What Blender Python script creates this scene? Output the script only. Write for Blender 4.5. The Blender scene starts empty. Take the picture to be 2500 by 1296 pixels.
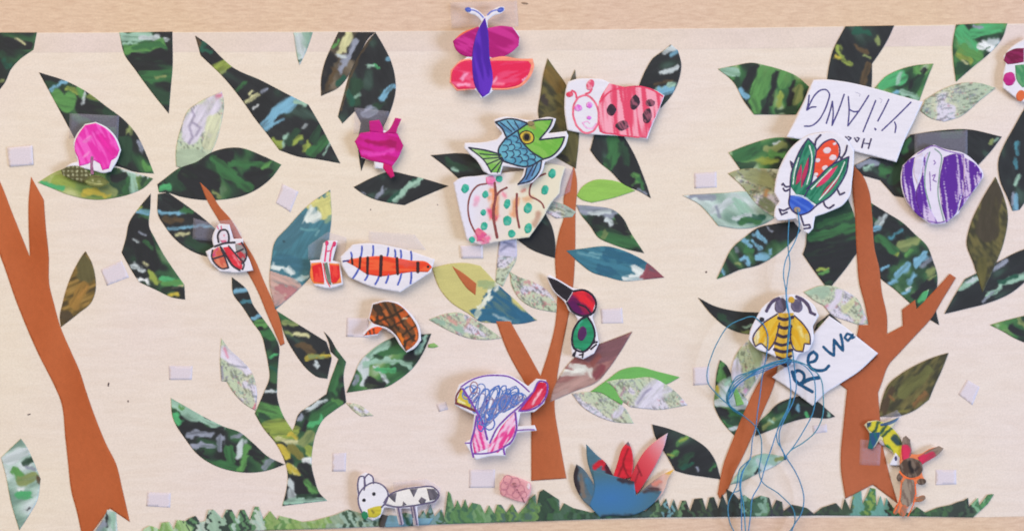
import bpy, math, random
import numpy as np
from mathutils import Vector
from mathutils.geometry import delaunay_2d_cdt

# ---------------------------------------------------------------- camera, light, exposure
S = 0.0005                     # metres per photo pixel on the board
scene = bpy.context.scene
COL = scene.collection
CAM_D = 2.43
cd = bpy.data.cameras.new("camera")
cd.sensor_width = 36.0
cd.lens = 36.0 * CAM_D / (2500 * S)
cd.clip_end = 60
cd.dof.use_dof = True              # a phone picture, focused a little short of the board
cd.dof.focus_distance = CAM_D - .13
cd.dof.aperture_fstop = 2.6
cam = bpy.data.objects.new("camera", cd)
COL.objects.link(cam)
cam.location = (0, -CAM_D, 0)
cam.rotation_euler = (math.radians(90), 0, 0)
scene.camera = cam

world = bpy.data.worlds.new("World")
scene.world = world
world.use_nodes = True
bg = world.node_tree.nodes["Background"]
bg.inputs[0].default_value = (1.0, 0.985, 0.96, 1)
bg.inputs[1].default_value = 0.225

def area(name, loc, target, size, power, color):
    d = bpy.data.lights.new(name, 'AREA')
    d.shape = 'RECTANGLE'
    d.size, d.size_y = size
    d.energy = power
    d.color = color
    o = bpy.data.objects.new(name, d)
    COL.objects.link(o)
    o.location = loc
    o.rotation_euler = (Vector(target) - Vector(loc)).to_track_quat('-Z', 'Y').to_euler()
    return o

area("window_light", (9.2, -4.6, -1.8), (0, 0, 0), (3.0, 3.6), 1010, (0.54, 0.72, 1.0))
area("ceiling_light", (-3.2, -5.6, 5.2), (0, 0, 0), (8.5, 7.0), 690, (1.0, 0.885, 0.73))

scene.view_settings.view_transform = 'Standard'
scene.view_settings.look = 'None'
scene.view_settings.exposure = 0.04
scene.view_settings.gamma = 1.0

# ---------------------------------------------------------------- painting helpers (sRGB 0-255, photo pixels)
def lin(c):
    c = np.asarray(c, float) / 255.0
    return np.where(c <= 0.04045, c / 12.92, ((c + 0.055) / 1.055) ** 2.4)

def _h(ix, iy, seed):
    n = (ix * 374761393 + iy * 668265263 + seed * 974634777) & 0xFFFFFFFF
    n = ((n ^ (n >> 13)) * 1274126177) & 0xFFFFFFFF
    n = n ^ (n >> 16)
    return (n & 0xFFFF) / 65535.0

def vnoise(x, y, seed):
    ix = np.floor(x).astype(np.int64); iy = np.floor(y).astype(np.int64)
    fx = x - ix; fy = y - iy
    fx = fx * fx * (3 - 2 * fx); fy = fy * fy * (3 - 2 * fy)
    a = _h(ix, iy, seed); b = _h(ix + 1, iy, seed)
    c = _h(ix, iy + 1, seed); d = _h(ix + 1, iy + 1, seed)
    return (a * (1 - fx) + b * fx) * (1 - fy) + (c * (1 - fx) + d * fx) * fy

def noise(X, Y, sx, sy=None, ang=0, seed=0, octv=3):
    sy = sy or sx
    a = math.radians(ang)
    u = (X * math.cos(a) + Y * math.sin(a)); v = (-X * math.sin(a) + Y * math.cos(a))
    t = 0; w = 0; amp = 1
    for k in range(octv):
        f = 2 ** k
        t = t + amp * vnoise(u * f / sx + 17.3 * k, v * f / sy + 5.1 * k, seed + 31 * k)
        w += amp; amp *= 0.55
    return t / w

def rank(t):
    o = np.empty(len(t)); o[np.argsort(t)] = np.linspace(0, 1, len(t)); return o

def ramp(t, stops):
    xs = [s[0] for s in stops]
    return np.stack([np.interp(t, xs, [s[1][k] for s in stops]) for k in range(3)], 1)

def sstep(e0, e1, x):
    t = np.clip((x - e0) / (e1 - e0), 0, 1); return t * t * (3 - 2 * t)

def dist_poly(X, Y, pts):
    d = np.full(len(X), 1e9)
    if len(pts) == 1:
        return np.hypot(X - pts[0][0], Y - pts[0][1])
    for (x0, y0), (x1, y1) in zip(pts[:-1], pts[1:]):
        dx, dy = x1 - x0, y1 - y0
        L = dx * dx + dy * dy + 1e-9
        t = np.clip(((X - x0) * dx + (Y - y0) * dy) / L, 0, 1)
        d = np.minimum(d, np.hypot(X - x0 - t * dx, Y - y0 - t * dy))
    return d

CC = dict(K=(35, 35, 40), g=(40, 66, 50), G=(52, 104, 60), H=(84, 142, 72), l=(142, 158, 66), y=(196, 172, 58),
          b=(112, 166, 196), t=(66, 128, 146), w=(192, 200, 204), m=(148, 186, 166), e=(204, 198, 146), v=(138, 142, 162),
          n=(88, 68, 48), E=(72, 168, 104), W=(226, 226, 228), o=(128, 140, 84), q=(34, 82, 66))

def overlay(base, strokes, jit=4.5, soft=2.4, ns=15):
    def f(X, Y):
        c = base(X, Y)
        for i, (col, w, pts) in enumerate(strokes):
            cc = np.array(CC[col] if isinstance(col, str) else col, float)
            wa = min(.55 * w, jit * 2.2); ws = max(8, w * 1.1)
            wx = X + (noise(X, Y, ws, ws, 0, 77 + i, 2) - .5) * 2 * wa
            wy = Y + (noise(X, Y, ws, ws, 0, 177 + i, 2) - .5) * 2 * wa
            d = dist_poly(wx, wy, pts)
            if len(pts) > 1:
                a = math.degrees(math.atan2(pts[-1][1] - pts[0][1], pts[-1][0] - pts[0][0]))
                br = noise(X, Y, 40, 6.5, a, 5 + i, 2)
            else:
                br = noise(X, Y, 8, 8, 0, 5 + i, 2)
            d = d + (br - .5) * min(w * .7, jit * 2)
            m = sstep(w / 2 + soft, w / 2 - soft, d)
            m = (m * (0.72 + 0.4 * sstep(0.2, 0.6, br))).clip(0, 1)
            shade = 1 + 0.26 * (br - 0.5)
            c = c * (1 - m[:, None]) + m[:, None] * cc * shade[:, None]
        return c
    return f

STY = dict(
 D=[(0, (35, 36, 39)), (.42, (38, 43, 44)), (.62, (39, 62, 48)), (.82, (48, 86, 56)), (.96, (62, 100, 62)), (1, (86, 118, 84))],
 K=[(0, (35, 35, 40)), (.80, (40, 42, 46)), (.94, (44, 58, 54)), (1, (58, 78, 72))],
 G=[(0, (36, 44, 42)), (.22, (40, 64, 48)), (.5, (50, 98, 58)), (.76, (72, 126, 70)), (.93, (112, 150, 84)), (1, (160, 184, 150))],
 P=[(0, (108, 140, 126)), (.3, (148, 176, 162)), (.7, (178, 198, 192)), (1, (206, 214, 217))],
 B=[(0, (74, 58, 34)), (.3, (106, 82, 38)), (.7, (138, 104, 46)), (1, (164, 124, 60))],
 O=[(0, (56, 52, 38)), (.5, (80, 74, 44)), (1, (110, 98, 54))],
 Y=[(0, (58, 96, 60)), (.3, (112, 140, 66)), (.7, (158, 168, 92)), (1, (186, 190, 130))],
 F=[(0, (40, 36, 36)), (.5, (84, 72, 60)), (1, (124, 108, 90))],
)

def painted(style, ang=0, seed=0, strokes=(), sx=70, sy=34, sharp=.12):
    st = STY[style]
    def f(X, Y):
        t = rank(noise(X, Y, sx, sy, ang, seed, 2))
        q = np.round(t * 7) / 7
        t = t * (1 - sharp) + q * sharp
        c = ramp(t, st)
        c *= (1 + 0.22 * (noise(X, Y, 30, 6, ang, seed + 9, 2) - .5))[:, None]
        return c
    return overlay(f, strokes) if strokes else f

def flat(c, var=0.08, seed=0, sx=30, sy=5, ang=0):
    c = np.array(c, float)
    def f(X, Y):
        return c[None] * (1 + var * 2 * (noise(X, Y, sx, sy, ang, seed, 2) - .5))[:, None]
    return f

def scrib(c1, c2, ang, length=40, wid=4, seed=0, bias=.5, k=.12):
    """felt-pen shading: streaks of c2 over c1"""
    c1 = np.array(c1, float); c2 = np.array(c2, float)
    def f(X, Y):
        t = rank(noise(X, Y, length, wid, ang, seed, 2))
        m = sstep(bias - k, bias + k, t)[:, None]
        return c1 * (1 - m) + c2 * m
    return f

def mapped(ang=0, seed=0, strokes=(), tint=(192, 205, 172), dk=1.0, red=.97, lav=.72):
    def f(X, Y):
        n = len(X)
        a = rank(noise(X, Y, 60, 40, ang, seed, 2))
        c = ramp(a, [(0, tint), (.45, tuple(np.array(tint) * .97 + (6, 0, 6))), (lav, (206, 206, 176)), (min(lav + .1, .98), (214, 205, 220)), (1, (220, 210, 228))])
        h = rank(noise(X, Y, 14, 3.4, ang + 8, seed + 3, 2))
        c *= (1 - dk * .30 * sstep(.66, .9, h))[:, None]
        for s in (0, 1):
            r = noise(X, Y, 34, 22, ang, seed + 50 + s, 3)
            m = sstep(.018, .004, np.abs(r - .5))[:, None] * .5
            c = c * (1 - m) + m * np.array([(118, 128, 124), (126, 116, 150)][s])
        k = rank(noise(X, Y, 7, 5, ang, seed + 80, 2))
        m = (sstep(red, red + .02, k) * .55)[:, None]
        c = c * (1 - m) + m * np.array((205, 110, 125))
        k = rank(noise(X, Y, 8, 6, ang, seed + 90, 2))
        m = (sstep(.93, .97, k) * .4)[:, None]
        c = c * (1 - m) + m * np.array((120, 160, 160))
        return c
    return overlay(f, strokes, soft=4) if strokes else f

# ---------------------------------------------------------------- materials
def newmat(name):
    m = bpy.data.materials.new(name); m.use_nodes = True
    nt = m.node_tree
    return m, nt, nt.nodes, nt.links, nt.nodes["Principled BSDF"]

def paint_mat(name, rough, spec, grain, bump, scale=900.0, coat=0.0):
    m, nt, N, L, B = newmat(name)
    at = N.new("ShaderNodeVertexColor"); at.layer_name = "Col"
    tc = N.new("ShaderNodeTexCoord")
    nz = N.new("ShaderNodeTexNoise"); nz.inputs["Scale"].default_value = scale; nz.inputs["Detail"].default_value = 3
    L.new(tc.outputs["Object"], nz.inputs["Vector"])
    mr = N.new("ShaderNodeMapRange")
    mr.inputs[1].default_value = .25; mr.inputs[2].default_value = .75
    mr.inputs[3].default_value = 1 - grain; mr.inputs[4].default_value = 1 + grain
    L.new(nz.outputs["Fac"], mr.inputs[0])
    mx = N.new("ShaderNodeVectorMath"); mx.operation = 'SCALE'
    L.new(at.outputs["Color"], mx.inputs[0]); L.new(mr.outputs[0], mx.inputs["Scale"])
    L.new(mx.outputs[0], B.inputs["Base Color"])
    B.inputs["Roughness"].default_value = rough
    B.inputs["Specular IOR Level"].default_value = spec
    B.inputs["Coat Weight"].default_value = coat
    B.inputs["Coat Roughness"].default_value = .35
    bp = N.new("ShaderNodeBump"); bp.inputs["Strength"].default_value = bump; bp.inputs["Distance"].default_value = .0004
    L.new(nz.outputs["Fac"], bp.inputs["Height"]); L.new(bp.outputs[0], B.inputs["Normal"])
    return m

M_LEAF = paint_mat("painted_paper", .62, .25, .16, .25)
M_PAPER = paint_mat("drawing_paper", .75, .2, .05, .15)
M_CARD = paint_mat("sugar_paper", .9, .12, .16, .5, 1100)
M_INK = paint_mat("marker_ink", .5, .3, .10, .15)

def film_mat(name, color, alpha, rough=.45, bump=.12):
    m, nt, N, L, B = newmat(name)
    B.inputs["Base Color"].default_value = (*lin(color), 1)
    B.inputs["Roughness"].default_value = rough
    B.inputs["Specular IOR Level"].default_value = .3
    tc = N.new("ShaderNodeTexCoord")
    nz = N.new("ShaderNodeTexNoise"); nz.inputs["Scale"].default_value = 700; nz.inputs["Detail"].default_value = 2
    L.new(tc.outputs["Object"], nz.inputs["Vector"])
    mr = N.new("ShaderNodeMapRange"); mr.inputs[1].default_value = .3; mr.inputs[2].default_value = .7
    mr.inputs[3].default_value = alpha - .07; mr.inputs[4].default_value = alpha + .07
    L.new(nz.outputs["Fac"], mr.inputs[0]); L.new(mr.outputs[0], B.inputs["Alpha"])
    bp = N.new("ShaderNodeBump"); bp.inputs["Strength"].default_value = bump; bp.inputs["Distance"].default_value = .0004
    L.new(nz.outputs["Fac"], bp.inputs["Height"]); L.new(bp.outputs[0], B.inputs["Normal"])
    return m
M_FILM = film_mat("clear_tape", (216, 210, 236), .19)
M_VEL = film_mat("velcro_loop", (234, 222, 232), .82, .9, .0)
M_PETAL = film_mat("pink_tissue", (236, 160, 170), .72, .8)

def wood_mat(name, c1, c2, sc):
    m, nt, N, L, B = newmat(name)
    tc = N.new("ShaderNodeTexCoord")
    mp = N.new("ShaderNodeMapping"); mp.inputs["Scale"].default_value = sc
    L.new(tc.outputs["Object"], mp.inputs[0])
    nz = N.new("ShaderNodeTexNoise"); nz.inputs["Scale"].default_value = 1; nz.inputs["Detail"].default_value = 6; nz.inputs["Roughness"].default_value = .62
    nz.inputs["Distortion"].default_value = .6
    L.new(mp.outputs[0], nz.inputs["Vector"])
    cr = N.new("ShaderNodeValToRGB")
    cr.color_ramp.elements[0].position = .30; cr.color_ramp.elements[0].color = (*lin(c1), 1)
    cr.color_ramp.elements[1].position = .66; cr.color_ramp.elements[1].color = (*lin(c2), 1)
    L.new(nz.outputs["Fac"], cr.inputs[0])
    gr = N.new("ShaderNodeTexNoise"); gr.inputs["Scale"].default_value = 520; gr.inputs["Detail"].default_value = 2
    L.new(tc.outputs["Object"], gr.inputs["Vector"])
    mr = N.new("ShaderNodeMapRange"); mr.inputs[1].default_value = .25; mr.inputs[2].default_value = .75
    mr.inputs[3].default_value = .93; mr.inputs[4].default_value = 1.07
    L.new(gr.outputs["Fac"], mr.inputs[0])
    bl = N.new("ShaderNodeTexNoise"); bl.inputs["Scale"].default_value = 2.6; bl.inputs["Detail"].default_value = 2
    L.new(tc.outputs["Object"], bl.inputs["Vector"])
    tn = N.new("ShaderNodeValToRGB")
    tn.color_ramp.elements[0].position = .38; tn.color_ramp.elements[0].color = (1.01, 1.0, 0.94, 1)
    tn.color_ramp.elements[1].position = .62; tn.color_ramp.elements[1].color = (0.995, 0.972, 1.025, 1)
    L.new(bl.outputs["Fac"], tn.inputs[0])
    sc1 = N.new("ShaderNodeVectorMath"); sc1.operation = 'SCALE'
    L.new(cr.outputs[0], sc1.inputs[0]); L.new(mr.outputs[0], sc1.inputs["Scale"])
    ml = N.new("ShaderNodeVectorMath"); ml.operation = 'MULTIPLY'
    L.new(sc1.outputs[0], ml.inputs[0]); L.new(tn.outputs[0], ml.inputs[1])
    L.new(ml.outputs[0], B.inputs["Base Color"])
    B.inputs["Roughness"].default_value = .7; B.inputs["Specular IOR Level"].default_value = .2
    bp = N.new("ShaderNodeBump"); bp.inputs["Strength"].default_value = .12; bp.inputs["Distance"].default_value = .0006
    L.new(nz.outputs["Fac"], bp.inputs["Height"]); L.new(bp.outputs[0], B.inputs["Normal"])
    return m
M_BOARD = wood_mat("veneer_board", (210, 178, 154), (228, 200, 176), (60, 60, 300))
M_SHEET = wood_mat("cream_backing_paper", (228, 212, 199), (234, 220, 209), (20, 20, 120))
M_TAPE = wood_mat("strip_tape", (221, 204, 193), (229, 212, 202), (20, 20, 60))

# ---------------------------------------------------------------- outlines and meshes
def smooth(pts, step, closed=True, corner=38):
    P = [np.array(p, float) for p in pts]
    n = len(P); sharp = []; tan = []
    for i in range(n):
        if not closed and i in (0, n - 1):
            sharp.append(True); tan.append(None); continue
        a = P[i] - P[i - 1]; b = P[(i + 1) % n] - P[i]
        la = np.linalg.norm(a) + 1e-9; lb = np.linalg.norm(b) + 1e-9
        ang = math.degrees(math.acos(np.clip(np.dot(a, b) / la / lb, -1, 1)))
        sharp.append(ang > corner)
        tan.append((a / la * lb + b / lb * la) / (la + lb))
    out = []
    for i in range(n if closed else n - 1):
        j = (i + 1) % n
        p, q = P[i], P[j]
        L = np.linalg.norm(q - p)
        d = (q - p) / (L + 1e-9)
        t0 = d if sharp[i] else tan[i]; t1 = d if sharp[j] else tan[j]
        k = max(1, int(round(L / step)))
        for s in range(k):
            u = s / k; u2 = u * u; u3 = u2 * u
            out.append((2 * u3 - 3 * u2 + 1) * p + (u3 - 2 * u2 + u) * L * t0 + (-2 * u3 + 3 * u2) * q + (u3 - u2) * L * t1)
    if not closed: out.append(P[-1])
    return np.array(out)

def inside(X, Y, poly):
    r = np.zeros(len(X), bool)
    n = len(poly)
    x0, y0 = poly[-1]
    for i in range(n):
        x1, y1 = poly[i]
        c = ((y1 > Y) != (y0 > Y))
        with np.errstate(divide='ignore', invalid='ignore'):
            xi = (x0 - x1) * (Y - y1) / (y0 - y1 + 1e-12) + x1
        r ^= c & (X < xi)
        x0, y0 = x1, y1
    return r

def ell(cx, cy, rx, ry, rot=0, n=16, wob=.06, seed=0):
    rnd = random.Random(seed * 97 + int(cx * 3 + cy))
    a = math.radians(rot); o = []
    for i in range(n):
        t = 2 * math.pi * i / n; k = 1 + rnd.uniform(-wob, wob)
        u, v = rx * k * math.cos(t), ry * k * math.sin(t)
        o.append((cx + u * math.cos(a) - v * math.sin(a), cy + u * math.sin(a) + v * math.cos(a)))
    return o

def link_mesh(name, V, F, C, cen, mat, parent, smoothf=None):
    """V: (n,3) as photo px, px, height mm"""
    me = bpy.data.meshes.new(name)
    co = np.empty((len(V), 3))
    co[:, 0] = (V[:, 0] - cen[0]) * S; co[:, 2] = (cen[1] - V[:, 1]) * S; co[:, 1] = -(V[:, 2] - cen[2]) * .001
    me.from_pydata(co.tolist(), [], F)
    at = me.color_attributes.new("Col", 'FLOAT_COLOR', 'POINT')
    cl = np.ones((len(V), 4)); cl[:, :3] = lin(np.clip(C, 0, 255))
    at.data.foreach_set("color", cl.astype(np.float32).ravel())
    me.materials.append(mat)
    if smoothf:
        me.polygons.foreach_set("use_smooth", [i < smoothf for i in range(len(F))])
    me.update()
    o = bpy.data.objects.new(name, me)
    COL.objects.link(o)
    if parent is None:
        o.location = world_at(*cen)
    else:
        o.parent = parent
        pc = parent["_c"]
        o.location = ((cen[0] - pc[0]) * S, -(cen[2] - pc[2]) * .001, (pc[1] - cen[1]) * S)
    o["_c"] = tuple(float(v) for v in cen)
    return o

def world_at(x, y, z):
    k = 1 - z * .001 / CAM_D            # a lifted thing stands a touch nearer the middle of the board
    return ((x - 1250) * S * k, -z * .001, (648 - y) * S * k)

def piece(name, pts, z, paint, mat=None, parent=None, h=4.0, th=.22, zf=None, back=False, sm=True, corner=38, inset=0):
    B = smooth(pts, h, True, corner) if sm else smooth(pts, h, True, -1)
    if inset:
        T = np.roll(B, -1, 0) - np.roll(B, 1, 0); T /= (np.linalg.norm(T, axis=1)[:, None] + 1e-9)
        Nn = np.column_stack([-T[:, 1], T[:, 0]])
        area2 = np.sum(B[:, 0] * np.roll(B[:, 1], -1) - np.roll(B[:, 0], -1) * B[:, 1])
        B = B + Nn * inset * (1 if area2 > 0 else -1)
    x0, y0 = B.min(0); x1, y1 = B.max(0)
    gx = np.arange(x0 + h / 2, x1, h); gy = np.arange(y0 + h / 2, y1, h * .87)
    GX, GY = np.meshgrid(gx, gy)
    GX = GX + (np.arange(len(gy)) % 2)[:, None] * h * .5
    GX = GX.ravel(); GY = GY.ravel()
    keep = inside(GX, GY, B)
    GX, GY = GX[keep], GY[keep]
    if len(GX):
        d = np.full(len(GX), 1e9)
        for bx, by in B:
            d = np.minimum(d, (GX - bx) ** 2 + (GY - by) ** 2)
        k = d > (.6 * h) ** 2
        GX, GY = GX[k], GY[k]
    allp = [Vector((float(a), float(b))) for a, b in B] + [Vector((float(a), float(b))) for a, b in zip(GX, GY)]
    r = delaunay_2d_cdt(allp, [], [list(range(len(B)))], 1, 1e-6)
    V2 = np.array([(v.x, v.y) for v in r[0]]); F = [tuple(f) for f in r[2]]
    # orient so that the front faces the camera
    FF = []
    for f in F:
        a, b, c = V2[f[0]], V2[f[1]], V2[f[2]]
        FF.append(f if (b[0] - a[0]) * (c[1] - a[1]) - (b[1] - a[1]) * (c[0] - a[0]) < 0 else f[::-1])
    F = FF
    cnt = {}
    for f in F:
        for i in range(len(f)):
            e = (f[i], f[(i + 1) % len(f)]); cnt[e] = 1
    rim = [e for e in cnt if (e[1], e[0]) not in cnt]
    n = len(V2)
    Z = np.full(n, float(z)) + (zf(V2[:, 0], V2[:, 1]) if zf else 0)
    C = paint(V2[:, 0], V2[:, 1])
    if mat is M_LEAF: C = C * .95 + np.array((11.5, 12.5, 11.5)) + (C.mean(1)[:, None] - C) * .07
    V = np.column_stack([V2, Z])
    nf = len(F)
    if back:
        V = np.vstack([V, np.column_stack([V2, Z - th])]); C = np.vstack([C, C * 0 + 225])
        C[n:][:] = (226, 220, 224)
        F += [tuple(i + n for i in f[::-1]) for f in F[:nf]]
        F += [(b, a, a + n, b + n) for a, b in rim]
    else:
        ids = sorted({i for e in rim for i in e}); mp = {i: n + k for k, i in enumerate(ids)}
        V = np.vstack([V, np.column_stack([V2[ids], Z[ids] - th])]); C = np.vstack([C, C[ids]])
        F += [(b, a, mp[a], mp[b]) for a, b in rim]
    cen = ((x0 + x1) / 2, (y0 + y1) / 2, float(Z.mean()))
    return link_mesh(name, V, F, C, cen, mat or M_PAPER, parent, nf)

def lines(name, strokes, z, color, parent, zf=None, mat=None, var=.25, step=4.0):
    """felt-pen lines as thin raised ribbons, joined into one part; stroke = (width, pts)"""
    V = []; F = []; C = []
    for si, (w, pts) in enumerate(strokes):
        cl = color
        P = smooth(pts, step, False, 75)
        if len(P) < 2: continue
        T = np.gradient(P, axis=0); T /= (np.linalg.norm(T, axis=1)[:, None] + 1e-9)
        Nn = np.column_stack([-T[:, 1], T[:, 0]])
        rnd = random.Random(si * 13 + int(P[0][0]))
        b = len(V)
        ext = np.vstack([P[0] - T[0] * w * .35, P, P[-1] + T[-1] * w * .35])
        Nn = np.vstack([Nn[0], Nn, Nn[-1]])
        for i, (p, nn) in enumerate(zip(ext, Nn)):
            ww = w * .5 * (.92 + .2 * rnd.random()) * (.45 if i in (0, len(ext) - 1) else 1)
            for k in (-1, 0, 1):
                q = p + nn * ww * k
                zz = z + si * .012 + (0 if k else .03)
                V.append((q[0], q[1], zz))
                s = 1 + var * (rnd.random() - .4)
                C.append(np.array(cl) * s)
        for i in range(len(ext) - 1):
            a = b + i * 3
            F.append((a, a + 1, a + 4, a + 3)); F.append((a + 1, a + 2, a + 5, a + 4))
    V = np.array(V); C = np.array(C)
    if zf: V[:, 2] += zf(V[:, 0], V[:, 1])
    FF = []
    for f in F:
        a, b_, c = V[f[0]], V[f[1]], V[f[2]]
        FF.append(f if (b_[0] - a[0]) * (c[1] - a[1]) - (b_[1] - a[1]) * (c[0] - a[0]) < 0 else f[::-1])
    cen = (V[:, 0].mean(), V[:, 1].mean(), V[:, 2].mean())
    return link_mesh(name, V, FF, C, cen, mat or M_INK, parent)

def tag(o, label, cat, group=None, kind=None):
    if label: o["label"] = label
    if cat: o["category"] = cat
    if group: o["group"] = group
    if kind: o["kind"] = kind
    return o

def thing(name, cx, cy, z, label, cat, group=None):
    o = bpy.data.objects.new(name, None)
    o.empty_display_size = .02
    COL.objects.link(o)
    o.location = world_at(cx, cy, z); o["_c"] = (float(cx), float(cy), float(z))
    return tag(o, label, cat, group)

def curl(cx, cy, ax=0, ay=0, bx=0, by=0, bxy=0, lo=-3):
    def f(x, y):
        u = (x - cx) / 100; v = (y - cy) / 100
        return np.maximum(ax * u + ay * v + bx * u * u + by * v * v + bxy * u * v, lo)
    return f

# ---------------------------------------------------------------- the setting: board, backing sheet, tape
def slab(name, x0, y0, x1, y1, z0, z1, mat, bevel=0, pts=None):
    pts = pts or [(x0, y0), (x1, y0), (x1, y1), (x0, y1)]
    n = len(pts)
    cx = sum(p[0] for p in pts) / n; cy = sum(p[1] for p in pts) / n
    me = bpy.data.meshes.new(name)
    V = [((p[0] - cx) * S, -z * .001, (cy - p[1]) * S) for z in (z1, z0) for p in pts]
    F = [tuple(range(n))[::-1], tuple(range(n, 2 * n))] + [(i, (i + 1) % n, n + (i + 1) % n, n + i) for i in range(n)]
    me.from_pydata(V, [], F); me.materials.append(mat); me.update()
    o = bpy.data.objects.new(name, me); COL.objects.link(o)
    o.location = ((cx - 1250) * S, 0, (648 - cy) * S); o["_c"] = (cx, cy, 0.0)
    return o

wall = tag(slab("wall", -900, -700, 3400, 2000, -18, 0, M_BOARD), None, None, None, "structure")
SHEET = [(-700, 84), (0, 81), (700, 78), (1250, 75), (1700, 70), (2200, 63), (2560, 57), (2900, 55), (2900, 1250), (2420, 1261), (2050, 1262), (1600, 1265), (1300, 1271), (900, 1287), (500, 1297), (0, 1306), (-700, 1310)]
sheet = slab("backing_sheet", 0, 0, 0, 0, 0, .35, M_SHEET, pts=SHEET)
tag(sheet, "large cream backing paper the whole paper collage is stuck on", "backing paper")
tape = slab("tape_strip", 0, 0, 0, 0, .4, .5, M_TAPE, pts=[(-700, 86), (0, 83), (700, 80), (1250, 77), (1700, 72), (2200, 65), (2900, 57), (2900, 106), (2200, 114), (1700, 121), (700, 127), (0, 129), (-700, 131)])
tag(tape, "long translucent tape strip along the top edge of the backing paper", "tape")
for i, (x, y, rx, ry, r) in enumerate([(265, 938, 2.2, 6, 10), (313, 979, 2, 3, 0), (1724, 664, 2.6, 2.6, 0), (71, 1011, 5, 1.6, -15), (1068, 500, 1.6, 1.6, 0), (905, 512, 1.8, 1.8, 0)]):
    piece("smudge", ell(x, y, rx, ry, r, 8), .40, flat((104, 84, 84)), M_INK, sheet, h=2, th=.03)
piece("mark", ell(1281, 9, 9, 2.6, 8, 10), .05, flat((150, 124, 106)), M_INK, wall, h=2, th=.03)
# ---------------------------------------------------------------- cut paper leaves, trees and grass, in the order they were glued
def card(c):
    c = np.array(c, float)
    def f(X, Y):
        a = noise(X, Y, 110, 150, 0, 12, 2) - .5; b = noise(X, Y, 9, 5, 80, 13, 3) - .5
        return c[None] * (1 + .09 * a + .07 * b)[:, None] + (a * 8)[:, None] * np.array((0, 1, 1.4))
    return f
_lv = [0]
def glue(name, pts, paint, label, cat, group, mat=None, h=3.2, corner=30):
    _lv[0] += 1
    o = piece(name, pts, .62 + .008 * _lv[0], paint, mat or M_LEAF, None, h=h, th=.22, corner=corner)
    return tag(o, label, cat, group)

GL = "cut paper leaves glued on the backing paper"
def leaf(label, pts, paint, name="paper_leaf"):
    return glue(name, pts, paint, label, "paper leaf", GL)

p = painted
# --- left tree
leaf("black green leaf cut off by the top left corner", [(-8, 80), (90, 80), (82, 122), (48, 146), (28, 168), (12, 202), (-8, 228)],
     p('D', 30, 1, [('K', 30, [(20, 100), (70, 110)]), ('e', 5, [(40, 94), (62, 109)]), ('g', 16, [(0, 135), (30, 158)]), ('q', 14, [(10, 150), (20, 160)]), ('o', 6, [(0, 200), (8, 195)])]))
leaf("green leaf pointing down, flat top at the tape strip, left of the longest leaf", [(291, 80), (421, 78), (421, 170), (417, 215), (412, 278), (362, 215), (328, 168), (305, 136)],
     p('D', 5, 2, [('G', 30, [(340, 190), (415, 185)]), ('g', 26, [(360, 215), (412, 240)]), ('m', 26, [(295, 88), (360, 92)]), ('w', 12, [(345, 92), (405, 94)]), ('K', 12, [(395, 84), (420, 84)]), ('m', 8, [(300, 106), (330, 106)]), ('H', 20, [(312, 122), (395, 108)]), ('G', 16, [(330, 116), (400, 112)]), ('K', 22, [(325, 138), (419, 132)]), ('K', 8, [(370, 155), (415, 152)]), ('o', 6, [(380, 190), (405, 188)])]))
leaf("big dark leaf with a pale tip behind the pink tree drawing", [(95, 177), (165, 200), (212, 225), (262, 262), (305, 295), (333, 328), (352, 365), (376, 424), (330, 420), (285, 406), (215, 402), (182, 338), (140, 260)],
     p('D', 60, 3, [('K', 46, [(205, 262), (280, 285)]), ('K', 22, [(110, 188), (140, 198)]), ('g', 20, [(118, 205), (135, 215)]), ('b', 9, [(122, 222), (145, 205), (165, 198)]), ('H', 34, [(140, 235), (165, 262), (175, 240)]), ('l', 12, [(165, 215), (190, 225)]), ('H', 14, [(190, 215), (200, 235)]), ('w', 6, [(208, 228), (202, 252)]), ('l', 14, [(218, 232), (235, 238)]), ('g', 22, [(260, 270), (275, 280)]), ('g', 40, [(300, 350), (305, 385)]), ('v', 12, [(338, 350), (344, 366)]), ('o', 14, [(318, 308), (316, 322)]), ('H', 14, [(352, 398), (362, 416)])]))
leaf("lime and yellow leaf pointing right under the pink tree drawing", [(92, 446), (140, 418), (200, 404), (285, 410), (330, 422), (374, 436), (352, 458), (320, 473), (281, 483), (240, 488), (170, 477), (122, 458)],
     p('Y', 12, 4, [('l', 30, [(135, 440), (200, 430)]), ('g', 40, [(285, 430), (300, 455)]), ('K', 22, [(275, 440), (300, 432)]), ('E', 14, [(98, 446), (150, 460)]), ('y', 20, [(205, 468), (265, 474), (262, 482)]), ('l', 12, [(150, 440), (180, 452)]), ('m', 20, [(322, 420), (332, 470)]), ('w', 8, [(300, 414), (360, 432)]), ('G', 12, [(306, 470), (312, 440)]), ('o', 16, [(280, 470), (240, 455)]), ('g', 12, [(355, 436), (345, 452)])]))
leaf("lavender and cream map leaf standing on the dark green leaf", [(541, 223), (546, 246), (539, 305), (515, 372), (480, 411), (452, 413), (430, 407), (429, 373), (444, 305), (458, 271), (485, 250)],
     mapped(60, 11, [((214, 204, 222), 46, [(515, 255), (480, 290), (470, 330)]), ((206, 206, 172), 40, [(525, 300), (510, 345)]), ((168, 184, 156), 46, [(445, 390), (485, 392)]), ((215, 120, 150), 8, [(532, 236), (540, 232)]), ((140, 126, 160), 3.5, [(466, 262), (474, 285), (462, 310), (470, 335), (460, 350)]), ((140, 126, 160), 3, [(470, 300), (490, 312), (478, 330)])]))
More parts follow.
